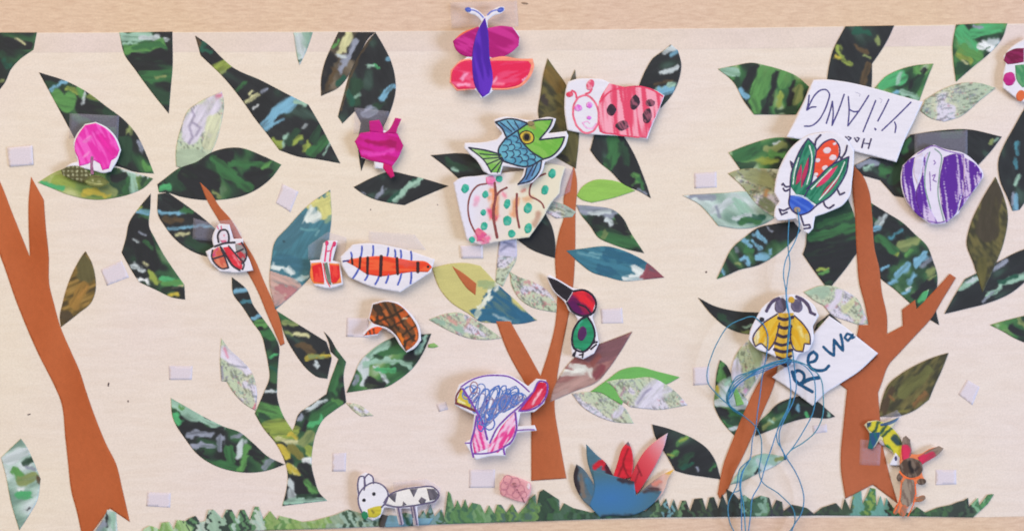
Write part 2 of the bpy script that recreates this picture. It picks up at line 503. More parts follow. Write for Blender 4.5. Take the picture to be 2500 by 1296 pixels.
leaf("wide dark green leaf holding up the lavender map leaf, brown twig tip across it", [(384, 450), (400, 438), (437, 411), (480, 395), (515, 373), (585, 361), (640, 380), (687, 402), (663, 434), (604, 474), (536, 488), (492, 488), (440, 480), (405, 470), (388, 470)],
     p('D', 70, 6, [('K', 70, [(470, 430), (510, 450)]), ('G', 26, [(525, 395), (575, 430), (600, 455)]), ('G', 16, [(560, 400), (640, 400)]), ('g', 24, [(420, 440), (440, 460)]), ('E', 14, [(392, 460), (412, 455)]), ('K', 22, [(610, 430), (650, 420)]), ('H', 9, [(660, 398), (640, 412)]), ('o', 9, [(520, 470), (535, 480)]), ('K', 26, [(540, 380), (560, 385)])]))
leaf("longest black leaf with a light blue brush stroke across the middle", [(476, 87), (512, 112), (541, 141), (566, 163), (638, 197), (709, 234), (753, 256), (784, 309), (807, 353), (831, 399), (760, 387), (734, 384), (682, 367), (651, 326), (624, 292), (590, 244), (546, 190), (490, 136)],
     p('K', 35, 7, [('q', 18, [(495, 112), (512, 128)]), ('n', 8, [(480, 95), (488, 112)]), ('l', 26, [(533, 172), (556, 158)]), ('o', 8, [(535, 182), (548, 175)]), ('G', 6, [(578, 220), (600, 200)]), ('e', 9, [(600, 250), (622, 236), (632, 230)]), ('e', 7, [(608, 232), (616, 224)]), ('W', 5, [(618, 266), (628, 258)]), ('v', 6, [(640, 225), (652, 218)]), ('b', 27, [(642, 308), (668, 282), (700, 256), (716, 243)]), ('m', 12, [(726, 250), (748, 256)]), ('b', 6, [(650, 316), (690, 292)]), ('w', 6, [(740, 312), (748, 304)]), ('l', 18, [(672, 345), (682, 356)]), ('m', 12, [(692, 352), (700, 335)]), ('g', 22, [(705, 345), (722, 325)]), ('l', 18, [(724, 350), (740, 340)]), ('l', 12, [(745, 370), (752, 352)]), ('G', 26, [(765, 370), (790, 345)]), ('m', 4, [(790, 378), (806, 350)]), ('g', 18, [(765, 340), (780, 315)])], sx=60))
leaf("small pale grey leaf tip hanging from the tape strip", [(716, 80), (764, 79), (750, 120), (731, 160), (728, 150)],
     p('P', 70, 8, [('w', 16, [(726, 90), (736, 130)]), ('m', 12, [(745, 85), (752, 100)]), ('q', 5, [(726, 150), (736, 146)])]))
leaf("grey and black leaf with a cream stripe left of its darker twin under the tape", [(826, 79), (917, 79), (902, 92), (880, 130), (862, 166), (828, 213), (784, 235), (784, 193), (794, 150), (804, 126)],
     p('F', 55, 9, [('K', 44, [(895, 90), (870, 130)]), ('e', 22, [(848, 84), (838, 118)]), ('e', 12, [(826, 130), (836, 120)]), ('H', 12, [(818, 112), (828, 100)]), ('v', 16, [(868, 100), (850, 140), (830, 175)]), ('w', 8, [(824, 135), (840, 140)]), ('K', 26, [(800, 150), (795, 210)]), ('n', 10, [(815, 170), (800, 215)]), ('q', 14, [(840, 190), (825, 205)]), ('K', 12, [(806, 130), (816, 150)])]))
leaf("tall black leaf with a blue grey dab above the magenta animal", [(917, 80), (936, 112), (953, 146), (965, 193), (966, 221), (960, 251), (946, 289), (930, 320), (900, 350), (893, 385), (882, 418), (878, 395), (874, 345), (881, 300), (866, 272), (836, 302), (825, 285), (836, 244), (861, 163), (878, 132), (905, 92)],
     p('K', 70, 10, [('g', 30, [(865, 200), (860, 245)]), ('q', 22, [(850, 225), (858, 250)]), ('m', 7, [(868, 238), (876, 232)]), ('E', 8, [(912, 160), (922, 166)]), ('m', 7, [(898, 162), (910, 160)]), ('b', 14, [(932, 238), (948, 220), (960, 210)]), ('b', 8, [(945, 146), (950, 144)]), ('g', 14, [(925, 255), (910, 268)]), ('v', 20, [(892, 275), (908, 268)]), ('n', 5, [(905, 95), (880, 130), (850, 200), (832, 270)])], sx=60))
leaf("black diamond leaf with a grey green diagonal below the magenta animal", [(863, 457), (915, 431), (946, 420), (1004, 429), (1095, 454), (1038, 478), (987, 501), (949, 495), (912, 486), (885, 473)],
     p('K', -40, 12, [('q', 12, [(1012, 440), (950, 492)]), ('m', 13, [(1030, 438), (995, 455), (985, 470)]), ('m', 14, [(985, 468), (962, 490)]), ('v', 10, [(920, 480), (936, 462)]), ('v', 5, [(880, 470), (890, 474)])]))
leaf("dark leaf with a thin sky blue streak left of the crawling bug", [(385, 474), (410, 470), (464, 508), (512, 546), (545, 580), (560, 620), (530, 628), (502, 625), (451, 603), (420, 576), (400, 549), (388, 530)],
     p('K', 10, 15, [('b', 9, [(384, 518), (430, 520), (452, 518)]), ('G', 12, [(448, 512), (470, 516)]), ('n', 14, [(400, 535), (440, 540)]), ('b', 6, [(408, 560), (440, 556), (490, 550), (530, 556)]), ('e', 7, [(430, 572), (462, 570)]), ('g', 22, [(460, 590), (520, 615)]), ('K', 18, [(405, 485), (440, 500)])]))
leaf("dark narrow leaf with white and lime dabs at its lower end", [(368, 473), (339, 508), (316, 542), (307, 583), (297, 617), (326, 668), (339, 688), (384, 709), (421, 726), (452, 731), (450, 695), (428, 664), (397, 617), (377, 580), (365, 556), (367, 505)],
     p('D', 15, 14, [('K', 60, [(340, 560), (360, 640)]), ('b', 11, [(338, 515), (366, 522)]), ('l', 6, [(336, 510), (344, 504)]), ('w', 4, [(325, 584), (338, 592)]), ('v', 4, [(340, 566), (356, 574)]), ('G', 8, [(355, 590), (372, 605)]), ('w', 12, [(322, 650), (345, 660)]), ('W', 11, [(336, 680), (362, 686)]), ('K', 7, [(332, 666), (352, 676)]), ('l', 16, [(366, 665), (384, 690)]), ('E', 18, [(395, 676), (440, 690)]), ('H', 12, [(400, 690), (445, 688)]), ('e', 4, [(420, 702), (448, 698)]), ('K', 14, [(400, 708), (440, 704)]), ('y', 9, [(412, 722), (434, 716)]), ('e', 5, [(350, 640), (360, 648)])]))
leaf("golden brown leaf growing from the left brown tree", [(209, 613), (224, 641), (232, 671), (232, 715), (224, 736), (190, 766), (149, 798), (146, 776), (153, 739), (163, 702), (183, 654), (200, 625)],
     p('B', -25, 16, [((92, 82, 48), 40, [(205, 640), (212, 670)]), ((150, 108, 46), 30, [(180, 740), (205, 700)]), ((76, 60, 42), 24, [(155, 772), (168, 776)]), ((170, 118, 52), 6, [(190, 725), (215, 700)])], sx=30, sy=7, sharp=.1))
leaf("pale mint leaf at the far lower left edge", [(51, 1070), (65, 1090), (78, 1117), (99, 1168), (90, 1222), (71, 1256), (47, 1293), (27, 1226), (14, 1161), (2, 1116)],
     p('P', -20, 17, [('w', 30, [(15, 1120), (65, 1100)]), ('H', 22, [(40, 1150), (50, 1165)]), ('o', 26, [(50, 1175), (80, 1165)]), ('g', 12, [(60, 1130), (78, 1122)]), ('n', 10, [(90, 1165), (96, 1178)]), ('E', 14, [(45, 1210), (70, 1208)]), ('W', 8, [(45, 1193), (55, 1193)]), ('v', 8, [(68, 1140), (84, 1145)]), ('K', 5, [(66, 1245), (72, 1240)])]))
leaf("large dark leaf with grey dabs left of the green paper tree", [(417, 971), (454, 992), (502, 1019), (553, 1043), (583, 1053), (617, 1080), (655, 1114), (695, 1133), (651, 1148), (610, 1153), (563, 1148), (515, 1131), (481, 1107), (454, 1073), (422, 1019)],
     p('D', 25, 18, [('m', 20, [(424, 985), (470, 1012), (540, 1045)]), ('E', 18, [(424, 1012), (436, 1025)]), ('H', 7, [(438, 990), (446, 998)]), ('m', 22, [(455, 1005), (480, 1020)]), ('K', 26, [(450, 1045), (540, 1055)]), ('v', 15, [(460, 1062), (510, 1058)]), ('v', 16, [(468, 1086), (512, 1090)]), ('K', 14, [(480, 1106), (510, 1112)]), ('v', 14, [(540, 1068), (538, 1094)]), ('w', 18, [(590, 1080), (582, 1110)]), ('v', 10, [(572, 1066), (590, 1056)]), ('G', 24, [(530, 1130), (580, 1140)]), ('H', 18, [(600, 1090), (590, 1140)]), ('K', 20, [(615, 1110), (640, 1120)]), ('v', 12, [(645, 1140), (662, 1120)]), ('G', 20, [(560, 1090), (565, 1120)])]))
leaf("map leaf with pink town marks left of the green paper tree", [(540, 825), (552, 842), (566, 858), (580, 870), (617, 914), (627, 958), (624, 1002), (600, 988), (570, 958), (553, 931), (540, 930), (537, 873)],
     mapped(65, 21, [((216, 206, 224), 30, [(545, 860), (600, 900)]), ((215, 110, 140), 5, [(548, 850), (556, 872)]), ((210, 110, 130), 10, [(620, 995), (623, 988)]), ((120, 112, 150), 4, [(541, 895), (544, 925)]), ((130, 130, 150), 3, [(560, 890), (600, 896)])]))
# --- the green tree, its two leaves
glue("paper_tree", [(566, 676), (604, 709), (617, 742), (644, 780), (665, 810), (682, 850), (680, 880), (677, 924), (678, 975), (689, 1009), (714, 1050), (717, 1044), (728, 1012), (767, 982), (797, 961), (806, 930), (817, 900), (826, 876), (807, 858), (802, 834), (790, 808), (805, 824), (821, 851), (845, 883), (840, 905), (845, 982), (811, 1005), (790, 1022), (773, 1053), (763, 1094), (761, 1138), (768, 1168), (780, 1202), (799, 1221), (739, 1228), (689, 1234), (699, 1195), (702, 1155), (692, 1117), (672, 1080), (644, 1046), (622, 1009), (644, 958), (658, 920), (655, 890), (648, 854), (638, 817), (617, 787), (590, 746), (570, 719)],
     p('D', 75, 22, [('b', 9, [(572, 712), (605, 708)]), ('K', 16, [(590, 725), (612, 720)]), ('t', 9, [(592, 735), (615, 736)]), ('b', 9, [(612, 778), (640, 770)]), ('H', 20, [(625, 790), (650, 790)]), ('G', 20, [(640, 820), (668, 815)]), ('E', 10, [(660, 870), (672, 865)]), ('q', 12, [(664, 896), (676, 900)]), ('K', 16, [(655, 935), (676, 940)]), ('w', 9, [(646, 956), (676, 954)]), ('K', 18, [(650, 975), (672, 970)]), ('H', 34, [(640, 1000), (680, 1010)]), ('g', 14, [(630, 1014), (655, 1020)]), ('l', 34, [(655, 1040), (700, 1040)]), ('l', 28, [(675, 1060), (715, 1058)]), ('y', 12, [(708, 1060), (722, 1068)]), ('e', 12, [(680, 1072), (730, 1078)]), ('y', 22, [(684, 1092), (700, 1110)]), ((120, 112, 52), 26, [(715, 1095), (725, 1110)]), ('l', 16, [(745, 1092), (760, 1105)]), ('W', 16, [(740, 1124), (760, 1122)]), ('e', 24, [(712, 1140), (722, 1152)]), ('y', 14, [(705, 1135), (726, 1156)]), ('K', 30, [(745, 1145), (765, 1165)]), ('K', 40, [(715, 1180), (770, 1200)]), ('w', 20, [(705, 1180), (712, 1205)]), ('H', 16, [(745, 1175), (765, 1195)]), ('m', 14, [(692, 1226), (795, 1218)]), ('g', 10, [(730, 1212), (770, 1208)]), ('w', 14, [(745, 1000), (790, 978)]), ('G', 40, [(770, 1030), (815, 1000)]), ('K', 14, [(745, 1030), (740, 1050)]), ('v', 10, [(730, 1022), (740, 1016)]), ('E', 16, [(760, 1040), (785, 1020)]), ('o', 26, [(742, 1080), (755, 1060)]), ('G', 20, [(825, 900), (815, 950)]), ('K', 12, [(838, 950), (842, 975)]), ('H', 8, [(815, 975), (835, 985)])], sx=36),
     "green painted paper tree with two curved stems left of the cow", "paper tree", "cut paper trees", corner=34)
leaf("dark leaf with a yellow stroke and white dab leaning on the green paper tree", [(672, 756), (726, 790), (797, 834), (806, 860), (809, 870), (804, 900), (799, 924), (773, 919), (760, 910), (716, 856), (695, 817), (685, 787)],
     p('K', 32, 24, [('G', 12, [(690, 772), (715, 790)]), ('o', 12, [(692, 786), (725, 790)]), ('e', 10, [(715, 816), (752, 820)]), ('o', 7, [(695, 808), (712, 818)]), ('n', 20, [(730, 840), (760, 850)]), ('y', 10, [(748, 873), (775, 868), (806, 868)]), ('o', 8, [(755, 868), (790, 872)]), ('w', 10, [(770, 888), (776, 894)])]))
leaf("tiny map leaf right of the green paper tree", [(844, 982), (875, 987), (912, 1014), (881, 1016), (862, 1002)], mapped(35, 25, tint=(206, 208, 176)))
leaf("green leaf with pale brush strokes under the orange snail", [(1053, 814), (1044, 837), (1034, 859), (1004, 902), (970, 929), (946, 943), (900, 950), (846, 958), (864, 917), (878, 883), (905, 856), (953, 826)],
     p('G', -35, 26, [('m', 30, [(905, 865), (935, 840)]), ('G', 24, [(940, 865), (1010, 835)]), ('K', 26, [(1000, 870), (1040, 830)]), ('m', 10, [(1040, 822), (1020, 860)]), ('g', 20, [(960, 900), (1005, 890)]), ('w', 24, [(885, 880), (890, 930)]), ('m', 13, [(892, 890), (940, 876), (985, 886), (1000, 893)]), ('w', 10, [(915, 895), (945, 930)]), ('E', 12, [(922, 898), (960, 902)]), ('K', 24, [(905, 932), (935, 942)]), ('v', 12, [(866, 935), (872, 920)]), ('g', 10, [(915, 868), (930, 872)])]))
leaf("tiny lime green scrap by the orange snail", [(1046, 840), (1060, 837), (1071, 845), (1058, 849), (1045, 848)], flat((130, 176, 96)))
# --- brown tree at the left
glue("paper_tree", [(-12, 420), (0, 444), (30, 520), (73, 627), (70, 560), (70, 488), (76, 432), (107, 488), (112, 556), (119, 624), (121, 698), (132, 742), (146, 793), (173, 857), (195, 907), (210, 954), (234, 1022), (261, 1087), (282, 1128), (299, 1195), (317, 1273), (268, 1240), (212, 1316), (202, 1316), (187, 1246), (175, 1202), (166, 1128), (160, 1073), (146, 971), (136, 948), (90, 856), (41, 739), (0, 624), (-12, 596)],
     card((186, 98, 58)), "tall rust brown paper tree at the left edge with one short branch", "paper tree", "cut paper trees", M_CARD, h=5, corner=24)
leaf("pale green blade between the roots of the left brown tree", [(228, 1300), (250, 1268), (262, 1243), (283, 1250), (287, 1300)], p('P', 85, 28, [('K', 7, [(259, 1250), (263, 1285)]), ('m', 10, [(274, 1252), (278, 1296)]), ('v', 16, [(240, 1290), (252, 1272)])]))
glue("paper_twig", [(488, 445), (512, 468), (535, 503), (563, 535), (590, 580), (624, 637), (644, 685), (664, 730), (682, 776), (695, 838), (685, 844), (668, 804), (650, 762), (634, 722), (604, 664), (570, 610), (536, 542), (505, 488)],
     card((184, 102, 66)), "long thin brown paper twig the striped bug sits on", "paper twig", "brown paper twigs", M_CARD, corner=24)
leaf("teal leaf with a yellow tip and mauve lower end right of the long twig", [(806, 464), (809, 535), (804, 576), (798, 620), (756, 678), (733, 702), (672, 756), (658, 692), (663, 630), (670, 593), (705, 552), (753, 501)],
     overlay(flat((62, 116, 134), .14, 3, 40, 5, -60), [((64, 110, 128), 40, [(690, 590), (740, 540)]), ((92, 150, 160), 5, [(735, 560), (775, 560)]), ((110, 160, 168), 4, [(770, 575), (780, 562)]), ((54, 104, 126), 30, [(680, 640), (760, 650)]), ((206, 198, 118), 34, [(792, 490), (800, 515)]), ((206, 198, 118), 26, [(765, 500), (805, 480)]), ((130, 160, 128), 12, [(800, 538), (806, 532)]), ((222, 226, 220), 22, [(757, 520), (748, 540)]), ((222, 226, 220), 14, [(762, 536), (776, 528)]), ((216, 222, 220), 11, [(666, 650), (690, 654)]), ((212, 220, 220), 13, [(700, 655), (716, 670)]), ((170, 196, 200), 10, [(718, 685), (750, 675)]), ((200, 158, 148), 62, [(660, 690), (690, 700), (712, 716)]), ((178, 112, 116), 22, [(680, 706), (718, 708), (705, 724)]), ((196, 150, 146), 22, [(672, 742), (690, 728)]), ((40, 60, 72), 8, [(694, 588)])], 8, 2))
# --- centre tree
leaf("black green leaf tip at the left under the fish and spotty sheet", [(1051, 379), (1145, 377), (1200, 400), (1215, 450), (1140, 455), (1119, 436), (1085, 405)], p('K', 20, 30, [('g', 24, [(1095, 395), (1125, 410)]), ('m', 6, [(1105, 412), (1118, 418)])]))
leaf("yellow and teal leaf with a brown sliver on it", [(1055, 654), (1099, 644), (1139, 642), (1173, 649), (1207, 685), (1224, 702), (1262, 736), (1300, 773), (1312, 781), (1285, 788), (1200, 788), (1173, 785), (1146, 767), (1099, 736), (1072, 702)],
     overlay(flat((204, 192, 116), .035, 5), [((36, 92, 128), 70, [(1215, 735), (1225, 765), (1290, 790)]), ((38, 96, 130), 30, [(1172, 774), (1220, 776)]), ((54, 112, 140), 10, [(1225, 780), (1265, 786)]), ((220, 220, 204), 15, [(1200, 702), (1180, 742), (1168, 752)]), ((218, 220, 212), 9, [(1210, 705), (1216, 690)]), ((160, 176, 120), 18, [(1175, 700), (1200, 692)]), ((168, 190, 200), 5, [(1205, 768), (1245, 785)]), ((210, 214, 190), 12, [(1170, 762), (1166, 772)])], 8, 2))
glue("paper_twig", [(1103, 649), (1130, 666), (1163, 692), (1161, 721), (1140, 704), (1126, 686)], card((184, 102, 66)), "short brown paper sliver on the yellow and teal leaf", "paper twig", "brown paper twigs", M_CARD)
leaf("map fan leaf with red street lines below the yellow and teal leaf", [(1047, 780), (1088, 766), (1122, 763), (1160, 780), (1190, 800), (1225, 825), (1194, 829), (1139, 824), (1088, 803)],
     mapped(30, 33, [((210, 150, 140), 9, [(1095, 775), (1115, 790)]), ((150, 180, 160), 14, [(1060, 782), (1080, 788)]), ((150, 184, 160), 14, [(1110, 795), (1125, 808)]), ((205, 140, 130), 3, [(1150, 775), (1135, 800)])], red=.9))
leaf("upright map strip with a lavender top under the spotty sheet", [(1220, 586), (1261, 584), (1259, 637), (1244, 664), (1227, 699), (1210, 688), (1212, 660), (1215, 624)],
     mapped(-30, 34, [((200, 192, 220), 46, [(1225, 600), (1255, 605)]), ((110, 110, 150), 3, [(1222, 612), (1240, 598), (1256, 602)]), ((112, 112, 150), 3, [(1230, 592), (1250, 596)])], dk=1.3))
leaf("speckled map leaf pointing at the long beaked bird", [(1244, 663), (1268, 676), (1302, 688), (1336, 709), (1353, 732), (1367, 763), (1336, 759), (1295, 748), (1264, 724), (1250, 698)],
     mapped(40, 35, dk=1.2, red=.84))
glue("paper_tree", [(1401, 405), (1407, 430), (1405, 522), (1404, 624), (1400, 692), (1390, 760), (1371, 856), (1360, 924), (1354, 985), (1366, 1073), (1383, 1167), (1297, 1173), (1297, 1094), (1297, 1009), (1296, 972), (1278, 929), (1261, 900), (1239, 858), (1211, 784), (1246, 784), (1287, 857), (1320, 917), (1339, 858), (1356, 787), (1360, 725), (1356, 617), (1366, 563), (1376, 532), (1376, 484)],
     card((184, 102, 66)), "middle rust brown paper tree forked in two under the spotty sheet", "paper tree", "cut paper trees", M_CARD, h=5, corner=24)
leaf("tall olive brown pointed leaf left of the ladybird sheet", [(1337, 143), (1353, 166), (1383, 210), (1395, 260), (1385, 320), (1352, 336), (1322, 310), (1314, 280), (1320, 228), (1327, 180)],
     p('O', 40, 36, [((120, 92, 44), 34, [(1340, 175), (1365, 215)]), ((58, 48, 46), 14, [(1328, 240), (1333, 252)]), ((96, 84, 50), 26, [(1340, 290), (1370, 280)])], sx=24, sy=8, sharp=.1))
leaf("dark olive leaf behind the ladybird sheet with only its ends showing", [(1404, 170), (1391, 200), (1382, 250), (1375, 315), (1358, 385), (1406, 412), (1414, 330), (1412, 250)],
     p('O', 70, 37, [((92, 84, 48), 30, [(1390, 340), (1400, 380)]), ((52, 46, 40), 16, [(1365, 380), (1385, 392)]), ((96, 92, 84), 10, [(1400, 185), (1404, 195)])], sx=24, sy=8, sharp=.1))
leaf("black leaf with pale blue bars and a pale tip right of the ladybird sheet", [(1638, 109), (1655, 124), (1663, 156), (1658, 193), (1641, 231), (1614, 264), (1590, 240), (1558, 214), (1577, 170), (1594, 143), (1617, 126)],
     p('K', -15, 38, [('w', 20, [(1625, 122), (1650, 118)]), ('b', 8, [(1640, 132), (1652, 126)]), ('w', 9, [(1612, 178), (1652, 166)]), ('m', 14, [(1605, 222), (1640, 208)]), ('b', 16, [(1612, 225), (1640, 216)]), ('n', 6, [(1600, 205), (1640, 198)])]))
leaf("bright lime leaf flat and plain right of the middle brown tree", [(1408, 478), (1421, 457), (1451, 440), (1482, 439), (1512, 445), (1551, 466), (1495, 484), (1444, 495), (1417, 486)], flat((142, 192, 78), .05, 6))
leaf("dark leaf with a green midrib hanging under the ladybird sheet", [(1451, 330), (1441, 367), (1461, 394), (1492, 420), (1522, 450), (1560, 467), (1589, 484), (1580, 455), (1570, 428), (1550, 380), (1522, 330)],
     p('K', 75, 40, [('G', 30, [(1500, 335), (1502, 375), (1490, 400)]), ('g', 16, [(1520, 350), (1530, 400)]), ('H', 18, [(1545, 432), (1556, 438)]), ('G', 12, [(1560, 440), (1574, 462)]), ('v', 8, [(1560, 464), (1576, 474)]), ('g', 14, [(1480, 390), (1488, 404)])]))
leaf("leaf with a grey top and green lower half right of the middle brown tree", [(1406, 500), (1444, 503), (1505, 517), (1519, 530), (1539, 566), (1573, 618), (1526, 607), (1492, 595), (1461, 580), (1441, 552), (1417, 522)],
     p('G', 25, 41, [('K', 40, [(1460, 540), (1525, 560)]), ('v', 24, [(1415, 505), (1500, 522)]), ('w', 10, [(1440, 520), (1490, 520)]), ('w', 12, [(1480, 538), (1492, 546)]), ('K', 22, [(1505, 535), (1520, 550)]), ('g', 18, [(1480, 565), (1530, 580)]), ('G', 26, [(1470, 578), (1540, 596)]), ('o', 10, [(1478, 570), (1472, 582)])]))
leaf("teal leaf with a white band and maroon tip", [(1382, 612), (1421, 607), (1488, 602), (1526, 613), (1580, 641), (1622, 677), (1565, 683), (1526, 686), (1482, 676), (1444, 664), (1417, 644)],
     overlay(flat((50, 110, 134), .16, 8, 50, 5, 18), [((96, 154, 172), 6, [(1410, 616), (1460, 630)]), ((110, 164, 178), 5, [(1440, 618), (1480, 622)]), ((36, 92, 122), 26, [(1480, 620), (1560, 640)]), ((38, 92, 122), 18, [(1460, 655), (1500, 668)]), ((220, 224, 222), 20, [(1552, 655), (1575, 668)]), ((214, 220, 220), 17, [(1530, 682), (1568, 678)]), ((142, 66, 80), 36, [(1592, 660), (1596, 676), (1620, 678)]), ((142, 66, 80), 14, [(1582, 650), (1574, 680)])], 7, 2))
leaf("black leaf half hidden under the spotty sheet beside the middle brown tree", [(1332, 522), (1346, 549), (1356, 596), (1355, 630), (1329, 622), (1295, 608), (1262, 584), (1300, 540)], p('K', 30, 43, [('K', 60, [(1310, 570), (1340, 600)])]))
leaf("small grey green map scrap across the middle brown tree", [(1330, 502), (1346, 490), (1380, 501), (1406, 517), (1397, 530), (1356, 533), (1334, 518)], mapped(20, 44, tint=(164, 180, 164), dk=1.2))
leaf("mauve leaf with a white patch under the long beaked bird", [(1544, 809), (1505, 824), (1461, 841), (1425, 858), (1393, 882), (1370, 912), (1349, 954), (1342, 981), (1404, 954), (1461, 929), (1482, 905), (1516, 856)],
     overlay(flat((150, 96, 94), .14, 4, 26, 6, -30), [((122, 76, 84), 50, [(1470, 850), (1525, 830)]), ((176, 134, 128), 60, [(1365, 960), (1440, 925)]), ((226, 222, 214), 24, [(1378, 908), (1425, 900)]), ((226, 222, 214), 18, [(1395, 893), (1435, 900)]), ((218, 208, 200), 10, [(1435, 905), (1442, 918)]), ((146, 74, 70), 12, [(1395, 880), (1440, 888), (1460, 870)]), ((132, 60, 70), 16, [(1455, 920), (1475, 895)]), ((186, 150, 146), 14, [(1350, 970), (1385, 955)])], 9, 3))
leaf("bright green leaf under two map leaves", [(1441, 956), (1482, 927), (1516, 903), (1553, 895), (1607, 907), (1660, 920), (1624, 939), (1580, 950), (1530, 960), (1518, 988), (1490, 972), (1465, 958)], flat((104, 178, 84), .05, 7))
leaf("map leaf with lavender patch lying on the bright green leaf", [(1480, 931), (1510, 925), (1539, 924), (1590, 921), (1624, 937), (1655, 961), (1678, 988), (1645, 994), (1614, 999), (1575, 997), (1539, 993), (1516, 975), (1500, 948)],
     mapped(40, 47, [((214, 206, 224), 42, [(1570, 985), (1600, 950)]), ((214, 206, 224), 14, [(1615, 960), (1635, 950)]), ((200, 120, 150), 2.5, [(1525, 945), (1515, 965)]), ((130, 120, 160), 3, [(1556, 985), (1575, 958), (1590, 948)])]))
leaf("lower faded map leaf below the bright green leaf", [(1396, 961), (1438, 956), (1471, 961), (1499, 979), (1522, 992), (1547, 1033), (1499, 1029), (1458, 1015), (1417, 988)],
     mapped(35, 48, [((212, 202, 222), 16, [(1505, 1015), (1515, 1000)])]))
# --- right tree
leaf("green striped leaf pointing left at the big name sheet", [(1753, 169), (1793, 161), (1838, 154), (1872, 161), (1905, 170), (1946, 187), (1975, 212), (1960, 250), (1943, 280), (1841, 280), (1817, 248), (1790, 200)],
     p('G', 70, 50, [('m', 22, [(1765, 172), (1800, 178)]), ('g', 14, [(1800, 190), (1800, 210)]), ('K', 24, [(1845, 162), (1815, 215)]), ('b', 18, [(1810, 230), (1820, 240)]), ('H', 38, [(1870, 175), (1850, 225)]), ('H', 24, [(1840, 250), (1845, 270)]), ('K', 13, [(1898, 178), (1885, 225), (1865, 275)]), ('H', 26, [(1920, 185), (1910, 205)]), ('l', 12, [(1905, 230), (1900, 255)]), ('K', 14, [(1938, 205), (1920, 270)]), ('o', 20, [(1955, 215), (1945, 245)]), ('g', 14, [(1940, 270), (1900, 276)])]))
leaf("black leaf with yellow dabs standing above the big name sheet", [(2064, 65), (2183, 63), (2170, 92), (2146, 132), (2129, 156), (2129, 190), (2127, 222), (2060, 212), (2018, 205), (2024, 163), (2032, 129)],
     p('K', 60, 51, [('q', 16, [(2085, 75), (2115, 80)]), ('l', 12, [(2046, 115), (2052, 140)]), ('y', 7, [(2040, 138), (2050, 142)]), ('l', 11, [(2062, 150), (2074, 155)]), ('o', 9, [(2142, 92), (2144, 108)]), ('n', 12, [(2090, 115), (2118, 130)]), ('n', 18, [(2118, 165), (2110, 210)]), ('o', 6, [(2108, 136), (2126, 142)])]))
leaf("small green pointed leaf at the right shoulder of the big name sheet", [(2279, 156), (2265, 190), (2244, 247), (2190, 238), (2134, 217), (2163, 187), (2190, 173), (2231, 161)],
     p('G', -50, 52, [('E', 34, [(2160, 205), (2200, 185)]), ('m', 12, [(2195, 180), (2190, 200)]), ('K', 14, [(2225, 210), (2255, 170)]), ('H', 12, [(2238, 165), (2244, 180)]), ('b', 10, [(2180, 226), (2196, 224)]), ('m', 14, [(2205, 228), (2235, 236)]), ('g', 14, [(2250, 190), (2235, 220)])]))
leaf("light green leaf with a white dab at the top right", [(2334, 61), (2397, 58), (2459, 58), (2448, 92), (2417, 129), (2373, 166), (2334, 200), (2328, 153), (2326, 109)],
     p('G', 30, 53, [('E', 36, [(2345, 80), (2370, 110)]), ('E', 30, [(2380, 75), (2440, 66)]), ('g', 16, [(2405, 95), (2430, 90)]), ('W', 17, [(2394, 112), (2425, 106), (2418, 122)]), ('w', 12, [(2420, 104), (2436, 100)]), ('l', 24, [(2340, 130), (2370, 150)]), ('H', 24, [(2350, 120), (2385, 140)]), ('g', 20, [(2335, 175), (2360, 160)]), ('e', 5, [(2350, 148), (2362, 156)]), ('v', 7, [(2380, 66), (2400, 68)])]))
leaf("pale green map leaf below the light green leaf with the white dab", [(2248, 272), (2258, 244), (2305, 217), (2350, 203), (2390, 203), (2431, 215), (2394, 244), (2343, 285), (2305, 297), (2272, 289)], mapped(-15, 54, tint=(178, 194, 166), dk=1.0))
leaf("dark leaf behind the purple shell", [(2086, 404), (2126, 384), (2187, 392), (2204, 350), (2224, 329), (2295, 319), (2360, 316), (2446, 334), (2421, 367), (2387, 404), (2330, 450), (2209, 482), (2183, 478), (2149, 440), (2104, 428)],
     p('K', 40, 55, [('v', 18, [(2100, 402), (2140, 398)]), ('m', 10, [(2110, 410), (2130, 405)]), ('G', 20, [(2150, 415), (2190, 425)]), ('g', 30, [(2180, 440), (2200, 400)]), ('G', 14, [(2215, 340), (2205, 370)]), ('g', 16, [(2300, 330), (2345, 328)]), ('o', 8, [(2418, 350), (2424, 340)]), ('m', 5, [(2428, 345), (2438, 338)])]))
leaf("black leaf with blue dabs cut off by the right edge", [(2512, 250), (2500, 268), (2475, 312), (2451, 356), (2438, 390), (2441, 438), (2462, 488), (2472, 515), (2489, 512), (2512, 480)],
     p('K', 80, 56, [('t', 10, [(2482, 352), (2484, 372)]), ('t', 9, [(2478, 390), (2480, 412)]), ('b', 18, [(2476, 475), (2478, 505)]), ('m', 8, [(2488, 430), (2478, 450)]), ('v', 6, [(2470, 500), (2474, 470)])]))
leaf("dark leaf with pale streaks low at the right edge under the olive leaf", [(2306, 766), (2326, 729), (2356, 681), (2390, 664), (2441, 637), (2475, 619), (2512, 604), (2512, 680), (2468, 715), (2407, 741), (2356, 754)],
     p('K', -28, 57, [('m', 15, [(2345, 705), (2390, 678)]), ('w', 8, [(2360, 690), (2386, 680)]), ('v', 14, [(2430, 655), (2455, 636)]), ('m', 14, [(2412, 722), (2450, 692), (2500, 672)]), ('q', 10, [(2440, 690), (2480, 675)]), ('v', 5, [(2400, 736), (2425, 712)])]))
leaf("olive brown diamond leaf hanging at the right edge", [(2431, 432), (2451, 481), (2460, 518), (2451, 590), (2428, 651), (2399, 715), (2377, 644), (2360, 593), (2367, 556), (2397, 488)],
     p('O', 60, 58, [((66, 56, 44), 60, [(2420, 480), (2410, 560)]), ((94, 86, 44), 24, [(2400, 640), (2395, 690)])], sx=20, sy=9, sharp=.05))
